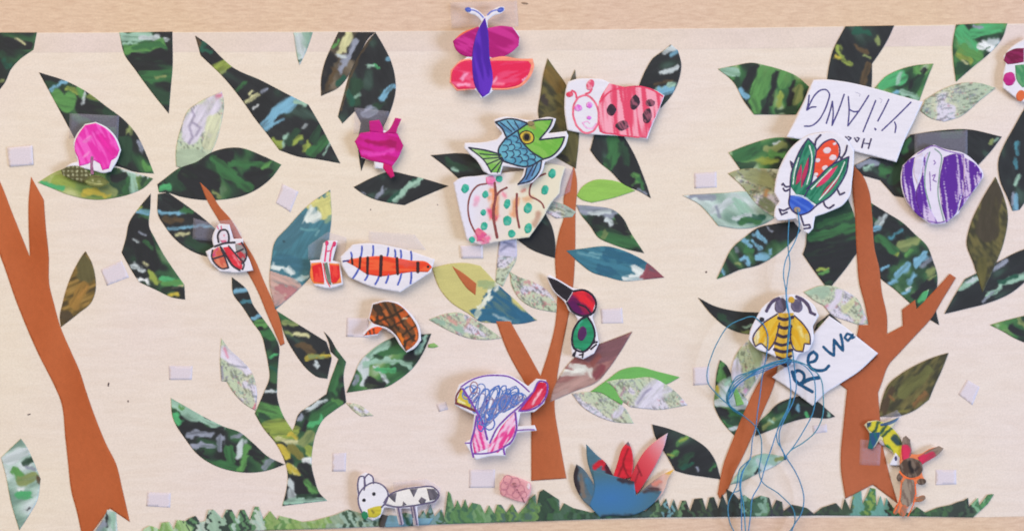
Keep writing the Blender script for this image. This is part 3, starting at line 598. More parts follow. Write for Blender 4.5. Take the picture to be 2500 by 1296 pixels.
leaf("small dark leaf cut off by the right edge below the streaked one", [(2417, 793), (2455, 782), (2512, 768), (2512, 840), (2475, 824), (2451, 810)], p('G', 30, 59, [('K', 22, [(2470, 800), (2500, 815)]), ('o', 14, [(2490, 785), (2500, 795)]), ('H', 9, [(2440, 798), (2452, 800)])]))
leaf("green leaf tip left of the beetle sheet above the olive map leaf", [(1779, 373), (1821, 356), (1899, 336), (1956, 340), (1935, 380), (1899, 414), (1810, 417)],
     p('G', -10, 60, [('G', 30, [(1800, 380), (1845, 360)]), ('g', 20, [(1800, 405), (1830, 405)]), ('o', 22, [(1870, 365), (1910, 350)]), ('w', 7, [(1890, 352), (1905, 346)]), ('l', 14, [(1855, 388), (1890, 395)]), ('K', 12, [(1918, 342), (1940, 350)]), ('H', 16, [(1880, 376), (1912, 380)])]))
leaf("pale grey green leaf pointing left at the beetle sheet", [(1666, 477), (1712, 474), (1770, 471), (1821, 468), (1860, 480), (1895, 528), (1878, 540), (1834, 556), (1804, 558), (1753, 551), (1732, 525), (1709, 501)],
     p('P', 30, 61, [('v', 14, [(1690, 480), (1740, 480)]), ('m', 26, [(1800, 490), (1820, 515)]), ('q', 18, [(1805, 535), (1860, 535)]), ('G', 16, [(1812, 540), (1850, 540)]), ('w', 18, [(1740, 520), (1775, 495)]), ('w', 10, [(1790, 535), (1830, 524)]), ('v', 6, [(1750, 505), (1756, 530)])]))
leaf("olive map leaf with an orange dot left of the beetle sheet", [(1778, 424), (1800, 416), (1905, 413), (1902, 500), (1890, 530), (1855, 507), (1834, 484), (1817, 461)],
     mapped(10, 62, [((150, 152, 104), 26, [(1830, 430), (1880, 440)]), ((190, 140, 90), 9, [(1872, 468), (1872, 478)]), ((120, 130, 96), 18, [(1860, 490), (1885, 510)])], tint=(156, 160, 116), dk=1.2))
leaf("dark leaf with sky blue dabs under the threads below the beetle", [(1750, 681), (1763, 654), (1790, 603), (1817, 580), (1851, 556), (1889, 547), (1938, 541), (1956, 563), (1926, 597), (1892, 624), (1851, 647), (1804, 659), (1770, 674)],
     p('D', 55, 63, [('K', 40, [(1880, 570), (1940, 560)]), ('G', 12, [(1765, 672), (1755, 678)]), ('b', 6, [(1762, 655), (1768, 668)]), ('b', 13, [(1815, 585), (1828, 598)]), ('b', 15, [(1848, 570), (1866, 590)]), ('b', 10, [(1838, 590), (1855, 605)]), ('b', 22, [(1845, 625), (1866, 630)]), ('b', 12, [(1815, 630), (1830, 645)]), ('b', 10, [(1880, 608), (1882, 618)]), ('G', 14, [(1822, 606), (1840, 612)]), ('o', 9, [(1800, 640), (1810, 646)]), ('v', 5, [(1875, 555), (1885, 565)]), ('v', 6, [(1796, 605), (1800, 615)])]))
leaf("large leaf green above and black below beside the right brown tree", [(2068, 480), (2082, 515), (2092, 556), (2092, 617), (2068, 651), (2031, 697), (2014, 696), (1990, 664), (1960, 621), (1967, 600), (1970, 573), (1985, 530), (2020, 505)],
     p('D', -10, 64, [('g', 50, [(2000, 530), (2080, 520)]), ('G', 26, [(1980, 585), (2090, 555)]), ('G', 14, [(2000, 550), (2080, 525)]), ('K', 60, [(1975, 630), (2085, 610)]), ('K', 26, [(1990, 655), (2060, 645)]), ('l', 10, [(1995, 660), (2025, 656)]), ('H', 9, [(2000, 668), (2018, 662)]), ('K', 20, [(2010, 682), (2036, 678)]), ('g', 8, [(2016, 692), (2030, 690)])]))
leaf("big dark leaf with light blue strokes right of the right brown tree", [(2118, 490), (2163, 518), (2207, 546), (2231, 569), (2265, 603), (2278, 637), (2287, 664), (2284, 750), (2293, 793), (2268, 778), (2221, 739), (2183, 705), (2149, 678), (2130, 650), (2122, 560)],
     p('D', -35, 65, [('K', 30, [(2140, 510), (2160, 525)]), ('w', 14, [(2145, 545), (2160, 528)]), ('b', 12, [(2132, 560), (2142, 556)]), ('K', 20, [(2165, 545), (2200, 555)]), ('t', 9, [(2175, 580), (2200, 565)]), ('o', 26, [(2200, 600), (2235, 590)]), ('G', 22, [(2150, 580), (2185, 615)]), ('l', 9, [(2185, 630), (2192, 620)]), ('H', 10, [(2212, 624), (2222, 614)]), ('K', 26, [(2150, 625), (2180, 640)]), ('b', 22, [(2195, 672), (2215, 650)]), ('b', 18, [(2240, 642), (2262, 620)]), ('b', 13, [(2172, 692), (2186, 684)]), ('b', 12, [(2156, 652), (2164, 648)]), ('b', 10, [(2220, 690), (2232, 672)]), ('v', 8, [(2250, 650), (2275, 630)]), ('b', 8, [(2204, 716), (2220, 708)]), ('w', 5, [(2212, 708), (2224, 700)]), ('o', 14, [(2270, 665), (2278, 655)]), ('K', 24, [(2240, 720), (2275, 690)]), ('o', 7, [(2270, 680), (2282, 672)])], sx=30))
leaf("short black curved leaf reaching left from the bee", [(1704, 726), (1743, 746), (1790, 758), (1862, 763), (1845, 817), (1804, 811), (1777, 800), (1736, 766)], p('K', 25, 66, [('g', 12, [(1760, 772), (1775, 784)]), ('o', 14, [(1812, 812), (1825, 812)]), ('m', 9, [(1818, 798), (1830, 795)])]))
leaf("green leaf with a wide pale middle left of the leaning brown twig", [(1758, 878), (1773, 890), (1785, 912), (1803, 950), (1826, 980), (1830, 1010), (1810, 1050), (1793, 1062), (1780, 1049), (1753, 1012), (1744, 990), (1746, 951), (1749, 914)],
     p('G', 40, 67, [('H', 18, [(1762, 895), (1760, 920)]), ('K', 14, [(1775, 900), (1785, 920)]), ('w', 42, [(1768, 945), (1785, 965)]), ('w', 26, [(1756, 980), (1820, 985)]), ('y', 9, [(1750, 945), (1752, 955)]), ('m', 14, [(1770, 932), (1780, 928)]), ('K', 24, [(1755, 1005), (1800, 1020)]), ('G', 20, [(1785, 1010), (1815, 1015)]), ('w', 11, [(1785, 1045), (1805, 1040)]), ('g', 14, [(1775, 1030), (1800, 1030)])]))
leaf("map leaf with lavender patch under the left wing of the bee", [(1831, 826), (1860, 828), (1882, 862), (1865, 890), (1844, 930), (1820, 966), (1795, 950), (1786, 924), (1790, 883), (1806, 852)],
     mapped(80, 68, [((206, 198, 218), 30, [(1800, 890), (1800, 925)]), ((150, 160, 120), 24, [(1840, 845), (1850, 880)]), ((206, 150, 190), 9, [(1818, 956), (1822, 950)])], tint=(176, 186, 142), dk=1.2))
leaf("tiny bright green scrap left of the leaning brown twig", [(1787, 944), (1800, 950), (1817, 986), (1798, 991)], flat((124, 184, 96)))
leaf("dark leaf with pale specks under the lower corner of the small name sheet", [(2039, 1016), (2020, 1000), (2000, 982), (1956, 965), (1926, 973), (1895, 988), (1875, 1009), (1854, 1029), (1843, 1064), (1889, 1046), (1926, 1031), (1977, 1019), (2024, 1020)],
     p('D', -30, 70, [('o', 14, [(1870, 1040), (1890, 1025)]), ('m', 7, [(1878, 1024), (1886, 1030)]), ('g', 20, [(1905, 1000), (1925, 985)]), ('K', 26, [(1940, 1005), (1975, 1000)]), ('b', 9, [(1946, 990), (1948, 1000)]), ('E', 9, [(1970, 1010), (1972, 1018)]), ('m', 9, [(2012, 1006), (2024, 1014)]), ('K', 20, [(1990, 1000), (2010, 1012)])]))
leaf("faint mint leaf behind the lower threads", [(1923, 1116), (1889, 1109), (1861, 1107), (1834, 1117), (1810, 1144), (1782, 1182), (1810, 1175), (1844, 1158), (1889, 1138)],
     p('P', -30, 71, [('m', 24, [(1800, 1160), (1840, 1135)]), ((150, 190, 176), 30, [(1840, 1130), (1880, 1120)]), ('K', 9, [(1840, 1156), (1852, 1145)]), ('o', 12, [(1895, 1124), (1910, 1118)]), ('w', 9, [(1850, 1120), (1860, 1140)])]))
leaf("black leaf with lime flecks right of the paper flower", [(1592, 1035), (1634, 1046), (1661, 1056), (1698, 1073), (1729, 1097), (1743, 1117), (1760, 1169), (1719, 1163), (1675, 1156), (1648, 1148), (1631, 1117), (1617, 1094), (1600, 1066)],
     p('K', -30, 72, [('H', 10, [(1652, 1082), (1676, 1068)]), ('l', 6, [(1660, 1076), (1676, 1070)]), ('H', 9, [(1640, 1112), (1650, 1104)]), ('l', 5, [(1630, 1108), (1645, 1112)]), ('g', 16, [(1660, 1130), (1690, 1110)]), ('q', 10, [(1665, 1145), (1690, 1130)]), ('v', 7, [(1703, 1140), (1706, 1146)]), ('G', 8, [(1735, 1150), (1745, 1135)])]))
leaf("soft map leaf with a lavender middle left of the right brown tree", [(1962, 713), (2007, 697), (2034, 698), (2068, 712), (2095, 732), (2105, 753), (2120, 788), (2098, 793), (2068, 783), (2027, 766), (2010, 746), (1990, 735)],
     mapped(30, 73, [((160, 184, 160), 22, [(1975, 714), (2015, 708)]), ((212, 200, 218), 20, [(2030, 745), (2050, 715)]), ((210, 130, 150), 5, [(2012, 752), (2020, 744)]), ((206, 206, 160), 20, [(2060, 755), (2080, 740)]), ((212, 190, 212), 14, [(2105, 785), (2112, 768)])], red=.95))
leaf("dark corner of a leaf peeping out behind the small name sheet", [(1988, 806), (1994, 790), (2026, 765), (2054, 788), (2030, 815)], p('K', 30, 74, [('o', 8, [(2000, 795), (2010, 788)])]))
leaf("mottled olive leaf growing from the right brown tree", [(2316, 861), (2285, 870), (2238, 890), (2193, 917), (2170, 937), (2153, 978), (2145, 1017), (2200, 1014), (2231, 1002), (2268, 975), (2282, 941), (2299, 904)],
     p('O', -50, 75, [((100, 98, 52), 30, [(2200, 960), (2270, 900)]), ((74, 56, 40), 18, [(2155, 1000), (2175, 955)]), ((128, 88, 50), 12, [(2230, 985), (2260, 960)]), ((124, 84, 48), 9, [(2172, 965), (2182, 975)]), ((118, 110, 50), 10, [(2190, 1005), (2210, 1000)])], sx=22, sy=8, sharp=.1))
glue("paper_tree", [(2083, 404), (2107, 430), (2122, 467), (2129, 522), (2136, 610), (2146, 651), (2153, 712), (2166, 776), (2166, 815), (2204, 795), (2202, 756), (2234, 732), (2238, 754), (2288, 702), (2319, 668), (2334, 678), (2305, 725), (2271, 780), (2234, 820), (2197, 860), (2170, 890), (2153, 934), (2144, 958), (2148, 1015), (2153, 1073), (2170, 1151), (2192, 1228), (2131, 1182), (2064, 1216), (2053, 1144), (2061, 1019), (2068, 951), (2049, 936), (2098, 903), (2139, 870), (2092, 820), (2097, 793), (2120, 793), (2112, 746), (2098, 692), (2092, 624), (2087, 522), (2081, 454)],
     card((178, 98, 66)), "right rust brown paper tree with a stubby side branch and split foot", "paper tree", "cut paper trees", M_CARD, h=5, corner=24)
leaf("tiny bright green flap on the side branch of the right brown tree", [(2240, 730), (2252, 714), (2268, 706), (2262, 728), (2237, 754)], p('G', -45, 76, [('E', 12, [(2245, 735), (2260, 715)])]))
glue("paper_twig", [(1899, 889), (1871, 902), (1844, 948), (1814, 1012), (1790, 1070), (1766, 1134), (1752, 1204), (1757, 1217), (1776, 1195), (1790, 1161), (1817, 1107), (1844, 1046), (1865, 999), (1892, 931)],
     card((184, 102, 66)), "leaning brown paper twig under the bee and the blue threads", "paper twig", "brown paper twigs", M_CARD, corner=24)

# --- grass strip
GT = [(345, 1302), (352, 1290), (366, 1284), (382, 1289), (390, 1294), (395, 1277), (414, 1275), (424, 1294), (433, 1270), (454, 1273), (461, 1267), (478, 1260), (488, 1275), (502, 1273), (509, 1246), (522, 1245), (543, 1267), (553, 1245), (566, 1245), (578, 1268), (587, 1246), (597, 1245), (610, 1262), (622, 1238), (632, 1238), (643, 1260), (660, 1248), (677, 1270), (683, 1260), (716, 1268), (739, 1275), (767, 1272), (804, 1262), (821, 1257), (837, 1250), (851, 1245), (873, 1251), (902, 1263), (930, 1266), (960, 1263), (990, 1252), (1024, 1253), (1034, 1246), (1040, 1250), (1051, 1231), (1061, 1253), (1078, 1243), (1085, 1256), (1094, 1200), (1100, 1206), (1109, 1233), (1117, 1221), (1126, 1233), (1136, 1219), (1143, 1233), (1153, 1228), (1173, 1233), (1184, 1246), (1194, 1234), (1207, 1246), (1214, 1233), (1224, 1233), (1236, 1243), (1251, 1231), (1265, 1246), (1289, 1229), (1292, 1219), (1307, 1207), (1310, 1226), (1317, 1202), (1327, 1196), (1365, 1221), (1366, 1240), (1377, 1229), (1399, 1241), (1444, 1243), (1500, 1240), (1577, 1240), (1607, 1212), (1612, 1229), (1626, 1217), (1634, 1236), (1645, 1219), (1655, 1240), (1665, 1223), (1675, 1223), (1684, 1240), (1695, 1219), (1715, 1217), (1724, 1238), (1732, 1216), (1743, 1214), (1753, 1233), (1763, 1207), (1777, 1229), (1773, 1195), (1790, 1204), (1804, 1212), (1817, 1209), (1834, 1212), (1858, 1211), (1878, 1216), (1885, 1233), (1895, 1221), (1909, 1226), (1912, 1240), (1933, 1233), (1950, 1236), (1970, 1241), (1987, 1246), (2007, 1240), (2041, 1229), (2055, 1236), (2062, 1217), (2075, 1236), (2083, 1209), (2102, 1199), (2105, 1223), (2117, 1209), (2124, 1192), (2137, 1194), (2139, 1229), (2149, 1211), (2158, 1229), (2163, 1216), (2180, 1240), (2221, 1246), (2238, 1238), (2258, 1243), (2289, 1240), (2322, 1233), (2339, 1226), (2352, 1223), (2363, 1216), (2365, 1229), (2387, 1216), (2390, 1226), (2411, 1209), (2426, 1207), (2411, 1229), (2375, 1262),
      (2200, 1259), (2000, 1257), (1838, 1260), (1600, 1262), (1489, 1265), (1350, 1270), (1200, 1275), (1038, 1280), (800, 1289), (638, 1294), (480, 1299)]
_n = GT.index((2375, 1262))
GT = [(x, y + 7) if 1 < i < _n - 1 and y >= GT[i - 1][1] and y >= GT[i + 1][1] and y < 1264 else ((x, y - 2) if 1 < i < _n - 1 else (x, y)) for i, (x, y) in enumerate(GT)]
def grass(X, Y):
    zones = [(345, [(128, 168, 92), (150, 184, 120), (170, 196, 160)]), (455, [(176, 190, 176), (150, 180, 156), (90, 134, 92), (48, 62, 56), (168, 192, 178)]), (640, [(140, 168, 96), (122, 158, 82), (150, 176, 120), (98, 140, 76)]),
             (800, [(150, 176, 160), (140, 158, 132), (60, 84, 66), (128, 150, 124)]), (930, [(112, 146, 150), (66, 104, 72), (132, 160, 150), (58, 74, 60)]), (1085, [(70, 116, 86), (84, 128, 76), (60, 100, 74), (108, 146, 100)]),
             (1200, [(104, 140, 74), (70, 104, 62), (88, 124, 76), (72, 100, 88)]), (1310, [(46, 70, 54), (54, 90, 58), (42, 58, 52), (66, 96, 76)]), (1440, [(48, 66, 58), (56, 78, 74), (66, 110, 84)]), (1590, [(44, 44, 42), (60, 84, 62), (52, 66, 54), (92, 124, 86), (104, 150, 160)]),
             (1700, [(44, 46, 44), (58, 74, 54), (48, 54, 52)]), (1760, [(42, 46, 48), (46, 56, 56)]), (1812, [(88, 128, 92), (62, 96, 74), (124, 160, 140), (56, 76, 66)]), (1875, [(48, 56, 54), (58, 72, 60), (52, 54, 64)]), (1990, [(86, 120, 72), (58, 76, 58), (70, 96, 76), (50, 58, 54)]),
             (2080, [(66, 112, 66), (96, 150, 140), (44, 48, 48), (120, 150, 70), (56, 110, 74)]), (2215, [(58, 82, 60), (66, 100, 64), (50, 66, 56)]), (2320, [(52, 60, 56), (62, 84, 66), (44, 52, 50)]), (2380, [(84, 150, 90), (120, 170, 130), (70, 120, 80)])]
    wob = (noise(X, Y, 22, 14, 0, 5, 2) - .5) * 26
    xx = X + wob - (Y - 1250) * .15
    k = np.floor(xx / 9 + 1.2 * np.floor((Y + wob) / 26)).astype(np.int64)
    r = _h(k, k * 0 + 3, 9)
    C = np.zeros((len(X), 3)); 
    zi = np.searchsorted([z[0] for z in zones], xx + 14 * (_h(k, k * 0, 4) - .5)) - 1
    zi = np.clip(zi, 0, len(zones) - 1)
    for i in range(len(X)):
        z = zones[zi[i]][1]; C[i] = z[int(r[i] * .999 * len(z))]
    C *= (1 + .22 * (noise(X, Y, 30, 4, 70, 8, 2) - .5))[:, None]
    return C
tag(piece("paper_grass", GT, 1.5, grass, M_LEAF, None, h=3.2, th=.22, sm=True, corner=-1), "long jagged strip of green painted paper grass along the bottom", "paper grass")
# ---------------------------------------------------------------- velcro squares and clear tape
def quad(cx, cy, w, h, r, seed=0):
    rnd = random.Random(seed); a = math.radians(r); o = []
    for u, v in ((-1, -1), (1, -1), (1, 1), (-1, 1)):
        u = u * w / 2 + rnd.uniform(-1.5, 1.5); v = v * h / 2 + rnd.uniform(-1.5, 1.5)
        o.append((cx + u * math.cos(a) - v * math.sin(a), cy + u * math.sin(a) + v * math.cos(a)))
    return o
wht = flat((226, 212, 230), .03)
GV = "whitish velcro squares stuck on the backing paper"
for i, (lab, pts) in enumerate([
    ("white velcro square left of the pink tree drawing", quad(50, 381, 60, 47, -4, 1)),
    ("tilted white velcro square between the golden brown leaf and a dark leaf", quad(279, 667, 58, 44, -22, 2)),
    ("tall tilted white velcro piece above the teal leaf with a yellow tip", [(689, 449), (729, 468), (718, 495), (709, 519), (699, 512), (673, 496)]),
    ("white velcro square above the large dark leaf with grey dabs", quad(441, 910, 58, 33, 1, 4)),
    ("white velcro square above the left end of the paper grass", quad(387, 1218, 57, 36, 2, 5)),
    ("upright white velcro square right of the green paper tree above the cow", quad(828, 1127, 35, 45, 0, 6)),
    ("white velcro square between the scribbled bird and the small pink flower", quad(1177, 1168, 62, 44, 0, 7)),
    ("faint small velcro scrap left of the scribbled bird", quad(1080, 992, 26, 22, -15, 8)),
    ("white velcro square under the left corner of the spotty sheet", quad(1152, 615, 56, 32, -2, 9)),
    ("white velcro square right of the long beaked bird", quad(1493, 771, 53, 36, -3, 10)),
    ("white velcro square above the pale grey green leaf", quad(1722, 440, 54, 38, -3, 11)),
    ("upright white velcro square left of the thread loop", quad(1712, 917, 40, 44, -2, 12)),
    ("faint white velcro square between the leaning twig and the right brown tree", quad(2002, 1046, 34, 22, -8, 13)),
    ("tilted white velcro piece at the right below the mottled olive leaf", [(2361, 926), (2392, 944), (2374, 989), (2339, 962)]),
    ("white velcro square right of the rabbit above the grass", quad(2308, 1165, 51, 36, 0, 15)),
    ("faint white velcro square left of the orange snail", quad(873, 799, 54, 46, 2, 16)),
]):
    o = piece("velcro_square", pts, .44 + .002 * i if i not in (0, 8) else 1.5, wht, M_VEL, None, h=6, th=.08, corner=10)
    tag(o, lab, "velcro", GV)
GF = "clear tape pieces holding the drawings"
for i, (lab, pts) in enumerate([
    ("clear tape square over the dark leaf above the pink tree drawing", [(170, 277), (291, 283), (288, 345), (168, 338)]),
    ("clear tape piece over the dark leaf beside the striped bug", [(472, 532), (527, 548), (524, 590), (470, 584)]),
    ("clear tape piece over the teal leaf behind the small red butterfly", [(752, 600), (800, 566), (846, 580), (842, 640), (752, 634)]),
    ("clear tape over the black leaf above the magenta animal", [(866, 263), (950, 272), (946, 330), (862, 326)]),
    ("clear tape square over the dark leaf above the purple shell", [(2232, 326), (2362, 318), (2362, 400), (2234, 402)]),
    ("clear tape square on the trunk of the right brown tree", [(2100, 1072), (2152, 1076), (2148, 1136), (2098, 1134)]),
    ("clear tape scrap above the yellow flying insect by the mottled olive leaf", [(2148, 1018), (2190, 1000), (2202, 1014), (2190, 1030), (2152, 1034)]),
    ("clear tape square behind the feelers of the butterfly", [(1099, 6), (1262, 2), (1266, 66), (1102, 70)]),
    ("clear tape over the long twig above the striped bug", [(524, 540), (566, 536), (590, 570), (588, 588), (530, 590)]),
    ("clear tape piece right of the spotty sheet over the middle brown tree", [(1366, 408), (1400, 413), (1392, 468), (1352, 490)]),
    ("clear tape piece above the centipede sheet", [(900, 564), (1012, 572), (1040, 610), (900, 604)]),
    ("clear tape around the cow body", [(960, 1176), (1040, 1168), (1076, 1190), (1060, 1240), (960, 1250)]),
]):
    o = piece("tape_piece", pts, 1.62 + .02 * i, wht, M_FILM, None, h=8, th=.05, corner=10)
    tag(o, lab, "tape", GF)

# ---------------------------------------------------------------- children's drawings on cut-out paper
GD = "children's cut out drawings pinned over the collage"
WHITE = (230, 224, 234)
class Draw:
    def __init__(s, name, cx, cy, z, label, cat, zf=None):
        z = z if z < 5 else 5 + (z - 5) * .7
        s.o = thing(name, cx, cy, z, label, cat, GD); s.z = z; s.zf = zf; s.k = 0
    def paper(s, pts, col=WHITE, name="paper", paint=None, corner=30, h=4, inset=0):
        px, py, _ = s.o["_c"]
        P = np.array(pts, float)
        if s.z > 4 and inside(np.array([px - 12, px + 12, px, px]), np.array([py, py, py - 12, py + 12]), P).all():
            piece("velcro_pad", ell(px, py, 12, 12), s.z - .3 + (float(s.zf(np.array([px]), np.array([py]))[0]) if s.zf else 0) - .1, flat((226, 212, 230)), M_PAPER, s.o, h=12, th=s.z - 2.2)
        return piece(name, pts, s.z, paint or flat(col, .02), M_PAPER, s.o, h=h, th=.25, zf=s.zf, back=True, corner=corner, inset=inset)
    def part(s, name, pts, paint, h=3.2, corner=38, up=0, parent=None, label=None, inset=0):
        s.k += 1
        o = piece(name, pts, s.z + .05 + .01 * s.k + up, paint, M_INK, parent or s.o, h=h, th=.02, zf=s.zf, corner=corner, inset=inset)
        if label: o["label"] = label
        return o
    def ink(s, name, strokes, col, up=0, var=.25, step=4, parent=None):
        s.k += 1
        return lines(name, strokes, s.z + .06 + .01 * s.k + up, col, parent or s.o, s.zf, var=var, step=step)

NAVY = (64, 58, 92); BLK = (38, 36, 44)

# butterfly
d = Draw("paper_butterfly", 1200, 140, 14, "large magenta and pink paper butterfly with a violet body at the top", "butterfly", curl(1190, 140, -1.2, .3, 1.4, 0))
d.paper([(1184, 40), (1172, 28), (1150, 18), (1136, 20), (1134, 30), (1146, 36), (1162, 42), (1174, 54), (1166, 66), (1126, 82), (1104, 102), (1112, 120), (1124, 134), (1140, 138), (1122, 150), (1100, 172), (1098, 204), (1116, 224), (1160, 222), (1166, 228), (1172, 242), (1182, 240), (1200, 228), (1206, 221), (1242, 220), (1276, 212), (1299, 184), (1305, 160), (1300, 144), (1230, 142), (1246, 132), (1268, 114), (1270, 90), (1254, 66), (1224, 63), (1193, 68), (1192, 52), (1204, 42), (1226, 34), (1234, 26), (1232, 16), (1220, 15), (1204, 22), (1190, 36)], corner=45, inset=2)
mag = scrib((172, 14, 112), (202, 44, 142), 25, 60, 9, 3, .6, .25)
d.part("wing_border", [(1167, 66), (1126, 83), (1106, 102), (1112, 110), (1130, 92), (1168, 74)], flat((240, 104, 74)))
d.part("wing", [(1168, 68), (1130, 87), (1108, 102), (1114, 120), (1126, 132), (1146, 138), (1164, 136)], mag, inset=-2)
d.part("wing", [(1188, 72), (1224, 66), (1250, 69), (1266, 92), (1264, 112), (1244, 129), (1206, 141), (1192, 136)], mag, inset=-2)
red = overlay(scrib((226, 40, 88), (236, 88, 130), 10, 40, 9, 5, .7, .2), [((240, 150, 186), 9, [(1140, 180), (1128, 196)]), ((242, 160, 190), 7, [(1120, 208), (1148, 206)])])
d.part("wing_border", [(1150, 143), (1126, 148), (1101, 172), (1098, 202), (1116, 223), (1160, 219), (1160, 214), (1120, 216), (1105, 200), (1108, 176), (1128, 155), (1150, 150)], flat((246, 150, 130)))
d.part("wing", [(1154, 149), (1128, 154), (1107, 176), (1104, 200), (1119, 216), (1160, 214)], red, inset=-2.5)
d.part("wing_border", [(1196, 143), (1230, 138), (1260, 143), (1300, 144), (1304, 162), (1298, 182), (1273, 211), (1241, 219), (1202, 220), (1202, 215), (1240, 213), (1268, 206), (1290, 180), (1296, 158), (1290, 152), (1230, 150), (1196, 152)], flat((246, 150, 124)))
red2 = overlay(scrib((228, 34, 84), (232, 70, 116), -15, 50, 10, 6, .7, .2), [((244, 170, 196), 6, [(1206, 200), (1212, 190)]), ((244, 170, 196), 6, [(1278, 196), (1286, 190)]), ((240, 120, 150), 6, [(1205, 205), (1230, 205)])])
d.part("wing", [(1196, 151), (1230, 151), (1288, 152), (1294, 160), (1288, 180), (1267, 204), (1240, 212), (1202, 213)], red2, inset=-2.5)
d.part("body", [(1184, 44), (1190, 68), (1195, 136), (1202, 204), (1195, 227), (1178, 238), (1163, 217), (1153, 163), (1156, 112), (1170, 68)], scrib((74, 26, 158), (98, 44, 186), 80, 60, 8, 7, .6, .3), up=.1)
d.ink("body_pale_line", [(2.5, [(1188, 80), (1190, 130), (1196, 200)])], (190, 160, 214))  # thin pale lilac line drawn down the violet body
d.ink("antenna", [(3.2, [(1180, 44), (1168, 32), (1156, 26), (1143, 25)])], (110, 120, 200))
d.ink("antenna", [(3.2, [(1190, 38), (1200, 29), (1210, 26), (1223, 25)])], (110, 120, 200))
d.part("antenna_tip", ell(1143, 25, 8, 6, 10), flat((78, 98, 190)), h=2.5)
d.part("antenna_tip", ell(1222, 25, 9, 6, -20), flat((78, 98, 190)), h=2.5)

# pink tree
d = Draw("paper_tree_drawing", 235, 365, 6.0, "hot pink felt pen tree drawing on the big dark leaf at left", "tree drawing", curl(235, 360, -.8, .8, .6, .8))
d.paper([(186, 328), (207, 302), (234, 297), (261, 310), (287, 339), (297, 367), (288, 392), (272, 420), (255, 424), (224, 417), (195, 412), (158, 408), (178, 396), (188, 394), (182, 373), (178, 350)], inset=1.5)
pk = scrib((228, 44, 168), (240, 92, 196), 65, 40, 8, 12, .55, .3)
d.part("crown", [(184, 345), (192, 328), (208, 306), (234, 301), (258, 314), (280, 338), (292, 366), (284, 384), (272, 392), (266, 412), (250, 416), (244, 400), (230, 392), (216, 400), (194, 406), (190, 384), (184, 372)], overlay(pk, [((222, 34, 158), 20, [(240, 330), (272, 372)]), ((242, 128, 206), 8, [(205, 345), (220, 336)]), ((242, 140, 208), 5, [(206, 384), (216, 372)])]))
d.ink("trunk", [(7, [(225, 384), (224, 404), (226, 424)])], (150, 96, 128))
dots = lambda c: overlay(flat(c, .1), [((186, 186, 150), 5, [(x, y)]) for x in range(156, 268, 11) for y in range(408, 462, 10)], 1, 1.5)
d.part("leaf_drawing", [(150, 416), (166, 407), (200, 408), (222, 424), (226, 442), (204, 446), (172, 436), (154, 428)], dots((84, 80, 48)))
d.part("leaf_drawing", [(200, 442), (220, 430), (246, 430), (268, 446), (254, 455), (226, 456)], overlay(flat((118, 122, 66), .15), [((74, 70, 38), 4, [(202, 442), (220, 431), (246, 431), (266, 446)]), ((190, 190, 140), 4, [(225, 440), (228, 440)]), ((190, 190, 140), 4, [(240, 444), (243, 444)]), ((180, 180, 120), 3, [(212, 444), (250, 450)])], 2, 1.5))

# magenta animal
d = Draw("paper_animal", 925, 360, 9, "solid magenta paper animal with two pointed ears", "animal drawing", curl(925, 360, -.8, .2, 1.2, .5))
MA = [(900, 295), (926, 292), (936, 316), (946, 319), (965, 287), (981, 290), (970, 319), (971, 328), (986, 356), (974, 384), (957, 407), (964, 431), (953, 436), (934, 412), (936, 414), (912, 413), (911, 396), (881, 387), (874, 367), (865, 346), (881, 324), (902, 322)]
d.paper(MA, inset=2)
mg = scrib((190, 14, 118), (208, 24, 148), 12, 60, 10, 15, .5, .35)
d.part("body", [(880, 325), (904, 322), (940, 324), (970, 326), (985, 356), (973, 384), (957, 407), (936, 399), (911, 394), (882, 384), (876, 367), (866, 346)], overlay(mg, [((222, 60, 172), 10, [(885, 375), (925, 378), (960, 368)]), ((168, 8, 92), 14, [(900, 345), (965, 352)])]))
d.part("ear", [(901, 296), (926, 293), (936, 318), (936, 325), (903, 322)], flat((196, 20, 128)))
d.part("ear", [(965, 288), (980, 291), (969, 320), (968, 327), (938, 325), (947, 319)], flat((188, 16, 116)))
d.part("leg", [(936, 398), (957, 406), (963, 430), (954, 435), (935, 411)], flat((204, 16, 104)))

# small bug on the long twig
d = Draw("paper_bug", 560, 612, 5.5, "small white paper bug with black outlined red wings on the long twig", "bug drawing", curl(560, 610, .4, -.4, .8, .8))
d.paper([(526, 559), (534, 546), (560, 548), (570, 583), (593, 582), (597, 612), (608, 632), (618, 660), (583, 665), (536, 662), (514, 641), (502, 614), (522, 603), (518, 583)])
d.part("head", ell(546, 578, 12, 16, -10), overlay(flat((226, 214, 226)), [((214, 60, 90), 4, [(547, 576)]), ((220, 70, 110), 7, [(540, 590), (550, 590)])], 1, 1.5), h=2.5)
ow = overlay(scrib((206, 96, 78), (222, 130, 100), 50, 20, 5, 20), [((190, 60, 120), 6, [(522, 624), (530, 606)])])
d.part("wing", [(520, 610), (534, 602), (548, 618), (556, 652), (542, 656), (526, 642), (518, 626)], ow, h=2.6)
d.part("wing", [(574, 596), (590, 592), (600, 616), (597, 636), (588, 642), (578, 620)], scrib((150, 150, 150), (190, 60, 70), 50, 12, 6, 22), h=2.6)
d.part("body", [(544, 604), (558, 602), (576, 624), (592, 648), (590, 658), (574, 652), (558, 630)], overlay(flat((216, 50, 66), .1), [((236, 130, 140), 5, [(570, 625), (584, 645)])], 2, 1.5), h=2.6)
